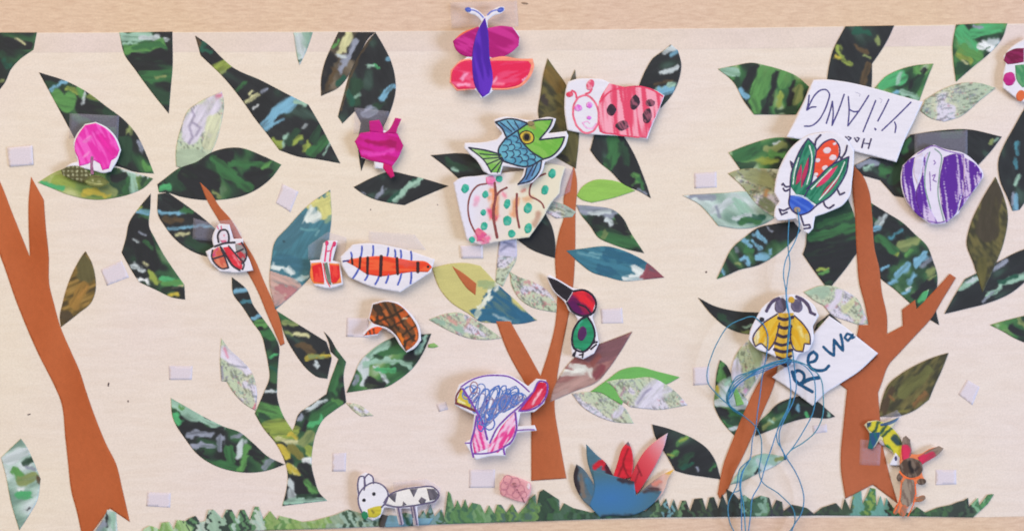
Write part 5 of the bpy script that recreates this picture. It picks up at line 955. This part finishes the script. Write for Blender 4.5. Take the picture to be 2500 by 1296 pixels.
d.part("base", [(1446, 1146), (1470, 1152), (1510, 1164), (1548, 1174), (1552, 1208), (1580, 1192), (1616, 1198), (1600, 1222), (1570, 1246), (1539, 1257), (1489, 1258), (1464, 1261), (1438, 1233), (1450, 1200)],
       overlay(lambda X, Y: ramp(np.clip((np.hypot((X - 1490) / 120, (Y - 1215) / 60)), 0, 1), [(0, (62, 116, 172)), (.5, (64, 116, 160)), (1, (74, 112, 130))]), [((56, 48, 58), 16, [(1510, 1164), (1550, 1178)]), ((70, 60, 66), 10, [(1560, 1195), (1604, 1196)]), ((52, 64, 76), 6, [(1470, 1258), (1540, 1256)])], 4, 4), up=.1)

# the big name sheet
d = Draw("name_sheet", 2090, 290, 9, "white sheet with a big name written upside down in pen", "name sheet", curl(2090, 290, -1.6, .3, .8, .6))
d.paper([(1985, 196), (2010, 195), (2060, 200), (2126, 214), (2190, 232), (2252, 249), (2232, 294), (2210, 339), (2188, 396), (2136, 382), (2082, 368), (2040, 350), (1998, 344), (1956, 341), (1919, 335), (1938, 298), (1962, 248)])
INK = (78, 72, 128)
d.ink("letter_y", [(3.6, [(2224, 250), (2190, 284), (2153, 319)]), (3.6, [(2184, 298), (2187, 306), (2185, 324)])], INK)
d.ink("letter_i", [(3.6, [(2170, 243), (2158, 268), (2143, 296)]), (4.5, [(2136, 314), (2138, 317)])], INK)
d.ink("letter_l", [(3.6, [(2138, 246), (2126, 276), (2107, 322)])], INK)
d.ink("letter_a", [(3.6, [(2121, 234), (2098, 270), (2070, 308)]), (3.6, [(2070, 308), (2073, 272), (2071, 236)]), (3.6, [(2074, 268), (2084, 273), (2098, 272)])], INK)
d.ink("letter_n", [(3.6, [(2061, 231), (2048, 268), (2031, 307)]), (3.6, [(2031, 307), (2034, 278), (2032, 248)]), (3.6, [(2032, 248), (2026, 274), (2017, 302)])], INK)
d.ink("letter_g", [(3.6, [(1963, 309), (1980, 308), (1997, 296), (2010, 276), (2020, 252), (2024, 228), (2016, 220), (2004, 221), (1990, 232), (1978, 252), (1970, 270)]), (3.6, [(1970, 270), (1980, 263), (1992, 262)]), (3.6, [(1975, 234), (1973, 252), (1969, 270)])], INK)
d.ink("small_lettering", [(4, [(2110, 339), (2106, 352), (2104, 361)]), (4, [(2127, 339), (2123, 352), (2120, 363)]), (3, [(2107, 350), (2124, 351)]), (3.5, [(2086, 337), (2092, 347), (2098, 338), (2092, 336)]), (3.5, [(2064, 334), (2072, 343), (2078, 337), (2070, 334)])], (70, 62, 96), step=2.5)
d.ink("pencil_note", [(1.5, [(2088, 226), (2100, 230), (2098, 236)]), (1.5, [(2146, 240), (2154, 244), (2150, 252)])], (190, 184, 204))

# beetle
d = Draw("paper_beetle", 1985, 450, 14, "jewel beetle drawing with green red striped wings on the white cut out", "beetle", curl(1985, 450, -.8, .6, .8, .6))
d.paper([(1956, 340), (1975, 330), (2000, 325), (2041, 326), (2068, 340), (2085, 368), (2084, 400), (2080, 440), (2073, 480), (2055, 502), (2030, 514), (2007, 523), (1990, 528), (1987, 542), (1985, 557), (1973, 570), (1960, 563), (1953, 547), (1943, 533), (1916, 537), (1898, 538), (1889, 530), (1892, 508), (1902, 491), (1890, 471), (1893, 444), (1899, 420), (1908, 398), (1926, 368)])
d.part("abdomen", [(1994, 370), (2014, 348), (2034, 341), (2047, 356), (2048, 380), (2024, 411), (1997, 436), (1984, 420), (1989, 398)], overlay(flat((232, 82, 54), .06), []), h=2.8)
for x, y, r in [(2019, 368, 9), (2033, 385, 8), (1996, 392, 6), (2014, 410, 7), (2037, 352, 4), (1992, 426, 5)]:
    d.part("abdomen_spot", ell(x, y, r * 1.1, r * .85, -20), flat((228, 206, 214)), h=2.2)
gr = lambda s, a: overlay(scrib((32, 112, 84), (60, 138, 108), a, 40, 5, s), [])
d.part("wing_case", [(1973, 340), (1990, 358), (1988, 400), (1980, 447), (1966, 478), (1943, 474), (1929, 454), (1934, 420), (1940, 398), (1956, 363)], gr(1, -65), h=2.8)
d.part("wing_case", [(2071, 384), (2024, 408), (1994, 438), (1970, 460), (1964, 481), (1994, 500), (2028, 478), (2054, 444), (2064, 420)], gr(2, -50), h=2.8)
d.part("wing_stripe", [(1974, 384), (1976, 400), (1966, 440), (1956, 460), (1956, 440), (1964, 410)], flat((186, 52, 92), .1), h=2.4)
d.part("wing_stripe", [(1956, 400), (1958, 420), (1950, 446), (1942, 452), (1946, 428)], flat((186, 52, 92), .1), h=2.4)
d.part("wing_stripe", [(2046, 404), (2034, 424), (2006, 452), (1992, 458), (2000, 444), (2024, 418)], flat((222, 64, 104), .1), h=2.4)
d.part("wing_stripe", [(2052, 424), (2044, 442), (2022, 470), (2002, 484), (2012, 466), (2036, 440)], flat((186, 52, 92), .1), h=2.4)
d.ink("wing_edge", [(3, [(1976, 356), (1982, 380), (1978, 420), (1970, 450)]), (3, [(1950, 386), (1940, 420), (1936, 450)]), (3, [(2062, 396), (2050, 424), (2026, 458), (2000, 488)]), (3, [(2030, 412), (2008, 434), (1980, 462)])], (206, 220, 210))
d.part("head", [(1929, 477), (1944, 478), (1966, 486), (1988, 502), (1974, 518), (1953, 524), (1934, 515), (1926, 498)], scrib((48, 86, 190), (74, 110, 204), 30, 30, 7, 70), h=2.8)
d.ink("collar", [(3, [(1942, 477), (1966, 482), (1986, 500)])], (176, 196, 214))
d.ink("ink_outline", [(3.4, [(1973, 339), (1990, 358), (1988, 400), (1980, 447), (1964, 480)]), (3.4, [(1973, 339), (1956, 363), (1940, 398), (1932, 424), (1929, 456), (1928, 478), (1926, 498), (1936, 516), (1953, 524), (1974, 518), (1994, 501), (2028, 478), (2054, 444), (2066, 420), (2072, 383)]), (3.4, [(2072, 383), (2024, 408), (1994, 438), (1968, 462)]), (3.2, [(1992, 370), (2014, 347), (2034, 341), (2048, 356), (2049, 380), (2030, 406)]), (2.2, [(1964, 356), (1952, 388), (1944, 430)]), (2.2, [(1976, 380), (1972, 420), (1960, 452)])], (58, 50, 96))
LEG = (70, 62, 92)
for pts in ([(1929, 455), (1918, 456), (1912, 448), (1909, 452)], [(1929, 462), (1916, 466), (1912, 460)], [(1926, 508), (1912, 514), (1902, 510), (1908, 524), (1922, 518)], [(1954, 524), (1962, 550), (1976, 548), (1978, 556), (1962, 558)], [(2044, 462), (2050, 476), (2062, 470)], [(2010, 490), (2014, 502), (2022, 508), (2036, 500)], [(2052, 390), (2064, 372), (2068, 356)], [(2056, 386), (2050, 384)], [(1936, 402), (1930, 394), (1934, 410)], [(1990, 356), (1992, 344), (2004, 330)]):
    d.ink("leg", [(4.4, pts)], LEG, step=3)
d.part("pin_head", ell(1946, 512, 8, 7, 0), flat((158, 138, 120)), h=2.4, up=.5)

# the small name sheet
d = Draw("name_sheet", 2015, 880, 4.6, "white diamond sheet with a short name in dark blue marker", "name sheet", curl(2015, 880, .2, .2, .3, .3))
d.paper([(2024, 771), (2058, 794), (2100, 828), (2143, 862), (2098, 905), (2051, 936), (2011, 962), (1984, 990), (1930, 950), (1885, 920), (1920, 890), (1960, 850), (1990, 810)])
TI = (30, 82, 122)
d.ink("letter_r", [(8, [(1934, 906), (1942, 928), (1960, 942), (1984, 956)]), (8, [(1936, 912), (1948, 904), (1962, 912), (1962, 928), (1950, 938)]), (9, [(1956, 936), (1974, 926), (2000, 921)])], TI, step=3)
d.ink("letter_e", [(7.5, [(1979, 884), (1990, 880), (1995, 868), (1986, 858), (1976, 866), (1973, 882), (1980, 898), (1998, 904), (2014, 902), (2024, 892)])], TI, step=3)
d.ink("letter_w", [(7, [(2010, 846), (2022, 858), (2036, 868), (2036, 846), (2036, 828), (2046, 842), (2058, 856), (2056, 834), (2052, 816)])], TI, step=3)
d.ink("letter_a", [(6, [(2080, 818), (2068, 814), (2062, 824), (2070, 832), (2078, 822), (2082, 816)]), (5, [(2078, 818), (2080, 826), (2086, 822)])], TI, step=2.5)

# bee
d = Draw("paper_bee", 1912, 805, 13, "bee drawing with yellow wings and striped body under the blue threads", "bee", curl(1912, 805, -1.2, .4, .9, .7))
d.paper([(1827, 827), (1833, 802), (1844, 780), (1865, 746), (1884, 732), (1905, 721), (1926, 718), (1946, 720), (1968, 730), (1984, 742), (1999, 770), (1984, 796), (1986, 828), (1974, 856), (1950, 864), (1934, 889), (1922, 896), (1910, 893), (1894, 872), (1876, 862), (1846, 850)])
d.part("wing", [(1898, 766), (1903, 788), (1890, 836), (1876, 855), (1868, 846), (1858, 838), (1845, 845), (1838, 828), (1858, 794)], overlay(scrib((220, 166, 34), (224, 182, 62), -65, 40, 7, 81), [((228, 214, 170), 14, [(1848, 812), (1848, 834)]), ((224, 200, 120), 7, [(1870, 828), (1866, 842)])], 5, 3), h=3)
d.part("wing", [(1939, 770), (1960, 790), (1976, 818), (1978, 838), (1964, 838), (1960, 857), (1943, 855), (1930, 828), (1931, 796)], overlay(scrib((220, 166, 34), (224, 182, 62), 65, 40, 7, 82), [((226, 206, 130), 8, [(1952, 800), (1960, 820)]), ((224, 204, 140), 7, [(1968, 818), (1972, 832)])], 5, 3), h=3)
d.part("abdomen", [(1900, 764), (1938, 764), (1934, 790), (1930, 830), (1934, 858), (1930, 880), (1918, 892), (1906, 884), (1892, 862), (1890, 840), (1900, 800)], flat((216, 172, 64), .06), h=3)
for bd in [(8, [(1900, 776), (1916, 780), (1936, 774)]), (8, [(1901, 796), (1914, 801), (1932, 796)]), (8, [(1897, 816), (1912, 822), (1930, 816)]), (7, [(1890, 836), (1908, 842), (1930, 836)]), (8, [(1890, 852), (1910, 858), (1934, 854)]), (6, [(1896, 870), (1914, 876), (1932, 868)]), (7, [(1908, 886), (1918, 892), (1928, 884)])]:
    d.ink("band", [bd], (62, 50, 66))
d.part("eye", ell(1906, 746, 15, 19, 15), scrib((92, 84, 108), (112, 102, 126), 60, 20, 5, 83), h=2.8)
d.part("eye", ell(1945, 746, 14, 17, -15), scrib((92, 84, 108), (112, 102, 126), 60, 20, 5, 84), h=2.8)
d.part("face", ell(1932, 732, 8, 8, 0), flat((212, 166, 60)), h=2.4)
d.ink("antenna", [(8, [(1902, 728), (1886, 736), (1876, 750), (1871, 760)])], (84, 72, 98))
d.ink("antenna", [(8, [(1944, 724), (1962, 734), (1974, 748), (1979, 762)]), (7, [(1977, 762), (1986, 766), (1990, 768)])], (84, 72, 98))
d.ink("ink_outline", [(3.4, [(1898, 766), (1858, 794), (1838, 828), (1844, 845), (1858, 838), (1868, 846), (1876, 855), (1890, 836), (1903, 788)]), (3.4, [(1939, 770), (1960, 790), (1977, 818), (1978, 840), (1964, 838), (1960, 858), (1942, 855), (1930, 828), (1931, 796)])], (70, 58, 80))
d.part("pin_head", ell(1860, 780, 6, 6), flat((46, 42, 52)), h=2, up=.4)

# shell
d = Draw("paper_shell", 2300, 452, 7.0, "round purple striped paper shell at the right", "shell drawing", curl(2300, 452, .4, .4, .9, .8))
d.paper([(2199, 431), (2204, 404), (2238, 374), (2280, 354), (2306, 364), (2353, 375), (2384, 400), (2399, 422), (2400, 432), (2376, 467), (2352, 489), (2340, 521), (2305, 546), (2272, 548), (2243, 527), (2212, 490)], (226, 216, 234))
pu = lambda s, b=.8: scrib((92, 40, 150), (212, 190, 224), 82, 60, 4, s, b, .08)
d.part("stripe", [(2204, 406), (2226, 386), (2234, 384), (2228, 420), (2236, 470), (2258, 536), (2243, 527), (2213, 488), (2202, 444)], pu(1, .8))
d.part("stripe", [(2236, 470), (2250, 430), (2256, 384), (2266, 372), (2258, 430), (2264, 490), (2290, 546), (2272, 546), (2254, 530)], pu(2, .6))
d.part("stripe", [(2304, 384), (2330, 376), (2353, 380), (2356, 420), (2352, 470), (2344, 486), (2334, 520), (2310, 544), (2298, 500), (2294, 440)], pu(3, .84))
d.part("stripe", [(2352, 384), (2382, 402), (2397, 424), (2396, 434), (2376, 466), (2356, 494), (2338, 518), (2350, 470)], pu(4, .58))
d.ink("green_line", [(3, [(2282, 364), (2296, 376), (2294, 420), (2290, 470), (2304, 540)]), (3, [(2270, 372), (2262, 400), (2258, 450), (2272, 510)])], (130, 156, 146))
d.ink("purple_line", [(2.5, [(2240, 376), (2280, 357), (2306, 367), (2352, 378)]), (2.5, [(2280, 392), (2284, 398), (2280, 402)]), (2.5, [(2276, 430), (2284, 426), (2278, 440), (2286, 444)]), (2, [(2270, 420), (2272, 466)]), (3, [(2266, 540), (2296, 543), (2312, 538)]), (2.5, [(2344, 486), (2362, 480), (2372, 470)])], (134, 96, 172))
d.part("white_gap", [(2232, 388), (2252, 374), (2256, 380), (2250, 420), (2240, 452), (2230, 420)], flat((220, 208, 228), .08))

# butterfly at the top right edge
d = Draw("paper_butterfly", 2484, 178, 6.0, "butterfly with maroon and magenta wings cut off at the right edge", "butterfly", curl(2484, 178, -.6, .4, .8, .3))
d.paper([(2445, 216), (2446, 180), (2452, 156), (2446, 138), (2462, 118), (2490, 98), (2520, 88), (2520, 256), (2490, 250), (2470, 236)], inset=3)
d.part("wing", [(2450, 148), (2456, 130), (2476, 120), (2500, 118), (2500, 152), (2480, 156), (2460, 158)], scrib((116, 22, 64), (140, 34, 84), 20, 30, 8, 3))
d.part("wing", ell(2464, 193, 15, 17, 10), scrib((184, 30, 122), (196, 50, 136), 20, 20, 7, 4))
d.part("body", [(2478, 160), (2500, 158), (2520, 160), (2520, 210), (2496, 214), (2484, 200)], scrib((70, 142, 96), (100, 160, 112), 60, 30, 7, 5))
d.part("wing", [(2506, 112), (2530, 106), (2534, 150), (2508, 154)], scrib((116, 22, 64), (140, 34, 84), 20, 30, 8, 7))
d.part("tail_spot", ell(2492, 234, 11, 14, 20), flat((214, 104, 60), .1))

# yellow flying insect
d = Draw("paper_insect", 2158, 1075, 4.2, "yellow striped insect with blue wings diving at the rabbit", "insect drawing", curl(2158, 1075, .2, 0, .3, .3))
d.paper([(2105, 1036), (2118, 1024), (2144, 1022), (2156, 1026), (2192, 1014), (2198, 1020), (2182, 1044), (2206, 1076), (2206, 1130), (2168, 1138), (2166, 1122), (2178, 1108), (2160, 1092), (2150, 1076), (2136, 1096), (2116, 1096), (2120, 1060)], (214, 204, 170), inset=4)
d.part("body", [(2116, 1032), (2142, 1027), (2166, 1036), (2184, 1050), (2202, 1080), (2200, 1122), (2188, 1118), (2178, 1100), (2162, 1088), (2154, 1066), (2126, 1053), (2118, 1044)], overlay(flat((208, 196, 56), .06), [((40, 76, 66), 8, [(2146, 1030), (2132, 1054)]), ((40, 76, 66), 7, [(2164, 1036), (2150, 1060)]), ((40, 76, 66), 6, [(2178, 1044), (2156, 1064)]), ((52, 72, 96), 15, [(2110, 1036), (2120, 1034)]), ((50, 74, 80), 18, [(2184, 1068), (2194, 1080)]), ((30, 110, 84), 16, [(2162, 1092), (2174, 1102)])], 2, 2), h=2.8)
d.part("wing", [(2196, 1017), (2190, 1026), (2172, 1036), (2150, 1040), (2148, 1034), (2170, 1028)], scrib((64, 88, 124), (90, 118, 150), -25, 30, 5, 4), h=2.8)
d.part("wing", [(2122, 1056), (2150, 1054), (2146, 1068), (2130, 1096), (2118, 1094), (2122, 1072)], scrib((44, 82, 122), (34, 104, 104), 70, 30, 6, 8), h=2.8)
d.part("head", [(2170, 1134), (2186, 1104), (2198, 1118), (2198, 1136)], flat((226, 222, 234), .02), h=2.6)
d.part("eye", ell(2187, 1118, 3.5, 6), flat((84, 76, 120)), h=2)

# rabbit
d = Draw("paper_rabbit", 2225, 1160, 6.2, "brown scribbled rabbit with red ears and an orange outline standing in the grass", "rabbit", curl(2225, 1160, -.3, .2, .5, .2))
OR = (228, 128, 84)
d.paper([(2196, 1094), (2200, 1068), (2212, 1060), (2226, 1072), (2228, 1104), (2242, 1104), (2270, 1090), (2292, 1084), (2308, 1092), (2300, 1104), (2270, 1122), (2256, 1136), (2256, 1156), (2264, 1172), (2258, 1184), (2238, 1184), (2238, 1208), (2256, 1206), (2262, 1212), (2248, 1228), (2226, 1230), (2216, 1250), (2208, 1264), (2196, 1262), (2192, 1256), (2180, 1250), (2192, 1222), (2196, 1180), (2188, 1168), (2192, 1154), (2192, 1124)], OR, inset=4.5)
db = lambda s: scrib((84, 66, 56), (122, 104, 92), 70, 18, 5, s, .55, .25)
d.part("ear", [(2201, 1090), (2204, 1068), (2212, 1063), (2222, 1072), (2224, 1110), (2216, 1122), (2203, 1122)], overlay(scrib((112, 92, 82), (140, 120, 108), 80, 20, 5, 2), [((206, 48, 84), 20, [(2210, 1092), (2212, 1120)])], 3, 2), h=2.8)
d.part("ear", [(2240, 1116), (2268, 1098), (2292, 1088), (2304, 1094), (2294, 1106), (2270, 1122), (2250, 1134)], overlay(scrib((126, 104, 92), (146, 126, 112), -25, 20, 5, 2), [((206, 48, 84), 20, [(2244, 1126), (2276, 1108)])], 3, 2), h=2.8)
d.part("head", ell(2225, 1141, 29, 24, 10, 18, .04), overlay(db(3), [((40, 34, 34), 12, [(2222, 1128), (2226, 1150)]), ((48, 40, 38), 8, [(2236, 1150), (2244, 1140)])], 4, 3), h=2.8)
d.part("body", ell(2216, 1200, 19, 36, 8, 18, .04), scrib((124, 104, 92), (156, 138, 122), 80, 40, 5, 5), h=2.8)
d.part("arm", ell(2196, 1164, 7, 10, 10), db(7), h=2.6)
d.part("arm", ell(2250, 1175, 11, 8, -5), db(8), h=2.6)
d.part("foot", ell(2248, 1216, 13, 7, -22), scrib((176, 112, 78), (140, 110, 92), -20, 14, 5, 9), h=2.6)
d.part("foot", ell(2188, 1242, 6, 14, 20), scrib((190, 110, 76), (150, 110, 90), 60, 14, 5, 10), h=2.6)
d.part("foot", ell(2206, 1246, 8, 15, 15), scrib((160, 112, 92), (190, 110, 80), 60, 14, 5, 11), h=2.6)
d.ink("orange_line", [(3, [(2196, 1150), (2206, 1162), (2226, 1168), (2246, 1164)]), (3, [(2200, 1180), (2196, 1220), (2182, 1250)]), (3, [(2234, 1176), (2236, 1206)]), (2.5, [(2234, 1206), (2232, 1222), (2216, 1260)])], (236, 104, 50))

# ---------------------------------------------------------------- loose blue threads
def tube(name, pts, parent, r=.8, col=(62, 118, 168), seed=0):
    """pts = photo px, px, height mm"""
    rnd = random.Random(seed)
    P2 = smooth([(a, b) for a, b, c in pts], 6, False, 80)
    d0 = np.concatenate([[0], np.cumsum(np.hypot(*np.diff(np.array([(a, b) for a, b, c in pts]), axis=0).T))])
    dd = np.concatenate([[0], np.cumsum(np.hypot(*np.diff(P2, axis=0).T))])
    Z = np.interp(dd * d0[-1] / dd[-1], d0, [c for a, b, c in pts]) + .25 * np.sin(dd / 23 + seed)
    P = np.column_stack([P2, Z]); n = len(P)
    V = np.zeros((n * 5, 3)); F = []; C = np.zeros((n * 5, 3))
    T = np.gradient(P2, axis=0); T /= (np.linalg.norm(T, axis=1)[:, None] + 1e-9)
    for k in range(5):
        a = 2 * math.pi * k / 5
        V[k::5, 0] = P[:, 0] - T[:, 1] * math.cos(a) * r / (S * 1000)
        V[k::5, 1] = P[:, 1] + T[:, 0] * math.cos(a) * r / (S * 1000)
        V[k::5, 2] = P[:, 2] + math.sin(a) * r
        C[k::5] = np.array(col)[None] * (1 + .12 * np.sin(dd / 3 + k * 1.3))[:, None]
    for i in range(n - 1):
        for k in range(5):
            a, b = i * 5 + k, i * 5 + (k + 1) % 5
            F.append((a, b, b + 5, a + 5))
    cen = (V[:, 0].mean(), V[:, 1].mean(), V[:, 2].mean())
    return link_mesh(name, V, F, C, cen, M_INK, parent, 10 ** 9)

th = thing("blue_thread", 1920, 880, 10, "tangle of long loose blue threads hanging from the beetle over the bee", "thread")
def z3(pts, za, zb): 
    n = len(pts); return [(x, y, za + (zb - za) * i / (n - 1)) for i, (x, y) in enumerate(pts)]
TH = [
 z3([(1946, 512), (1949, 534), (1950, 556), (1939, 593), (1926, 617), (1916, 641), (1912, 671), (1917, 705), (1922, 756), (1928, 776), (1926, 810), (1921, 860), (1919, 880)], 10.5, 11),
 z3([(1926, 537), (1924, 573), (1924, 610), (1928, 644), (1922, 685), (1919, 715), (1926, 775), (1922, 830), (1920, 880)], 8.5, 10.8),
 z3([(1861, 790), (1838, 773), (1810, 780), (1780, 795), (1753, 834), (1741, 860), (1731, 937), (1746, 956), (1773, 982), (1817, 1015), (1844, 1039), (1858, 1066), (1860, 1100), (1855, 1158), (1858, 1168), (1905, 1206), (1939, 1246), (1941, 1273), (1922, 1304)], 9.5, 6),
 z3([(1861, 788), (1872, 810), (1872, 860), (1861, 917), (1855, 968), (1849, 1009), (1846, 1039), (1838, 1070), (1831, 1121), (1814, 1148), (1807, 1175), (1810, 1212), (1812, 1304)], 9.8, 6),
 z3([(1919, 876), (1870, 892), (1815, 915), (1787, 938), (1775, 978), (1790, 1000), (1814, 1013)], 11, 5),
 z3([(1921, 879), (1872, 902), (1812, 930), (1788, 952), (1777, 980), (1796, 1002), (1816, 1014)], 11.2, 5.2),
 z3([(1918, 882), (1860, 898), (1822, 922), (1798, 944), (1780, 974), (1774, 978)], 11.4, 5.4),
 z3([(1924, 874), (1880, 886), (1836, 906), (1796, 922), (1784, 946), (1776, 976)], 11.3, 5.6),
 z3([(1920, 880), (1866, 896), (1818, 918), (1792, 940), (1778, 972), (1784, 990), (1800, 1006), (1815, 1015)], 11.6, 5.8),
 z3([(1916, 884), (1878, 896), (1840, 912), (1806, 934), (1786, 958), (1776, 978)], 11.8, 6.0),
 z3([(1916, 1117), (1912, 1100), (1900, 1080), (1896, 1060), (1906, 1030), (1921, 1000), (1930, 968)], 7.0, 8.0),
 z3([(1922, 887), (1928, 924), (1929, 971), (1919, 1009), (1902, 1039), (1885, 1087), (1868, 1138), (1855, 1182), (1838, 1212), (1833, 1257), (1827, 1304)], 11, 6.4),
 z3([(1934, 856), (1939, 900), (1943, 944), (1936, 978), (1916, 1019), (1902, 1056), (1905, 1087), (1919, 1114), (1939, 1145), (1956, 1182), (1963, 1216), (1956, 1253), (1939, 1280), (1930, 1306)], 11.5, 6.2),
 z3([(1930, 876), (1973, 893), (2001, 920), (2009, 968), (2006, 1019), (1990, 1053), (1960, 1080), (1929, 1100), (1916, 1117)], 11.6, 6.5),
 z3([(1926, 880), (1960, 890), (1984, 917), (1990, 958), (1985, 1002), (1960, 1053), (1939, 1087), (1916, 1116)], 11.4, 6.8),
 z3([(1831, 1121), (1807, 1144), (1800, 1182), (1779, 1229), (1783, 1273), (1799, 1306)], 6.6, 6),
 z3([(1833, 1118), (1817, 1144), (1809, 1182), (1816, 1229), (1822, 1306)], 6.9, 6.2),
 z3([(1813, 1148), (1810, 1176), (1806, 1196), (1792, 1200)], 6.4, 5.6),
]
for i, t in enumerate(TH):
    o = tube("strand", [(x, y, z + 2.6 if z > 8 else z + 1.4) for x, y, z in t], th, .74 if i > 3 else .70, (60 + (i * 7) % 14, 140 - (i * 5) % 16, 186 - (i * 11) % 24), i)
piece("knot", ell(1922, 880, 11, 8, 20), 13.6, flat((60, 108, 152), .2), M_INK, th, h=3, th=1.0)
piece("knot", ell(1918, 1116, 4, 6, 20), 8.8, flat((60, 108, 152), .2), M_INK, th, h=2, th=.8)
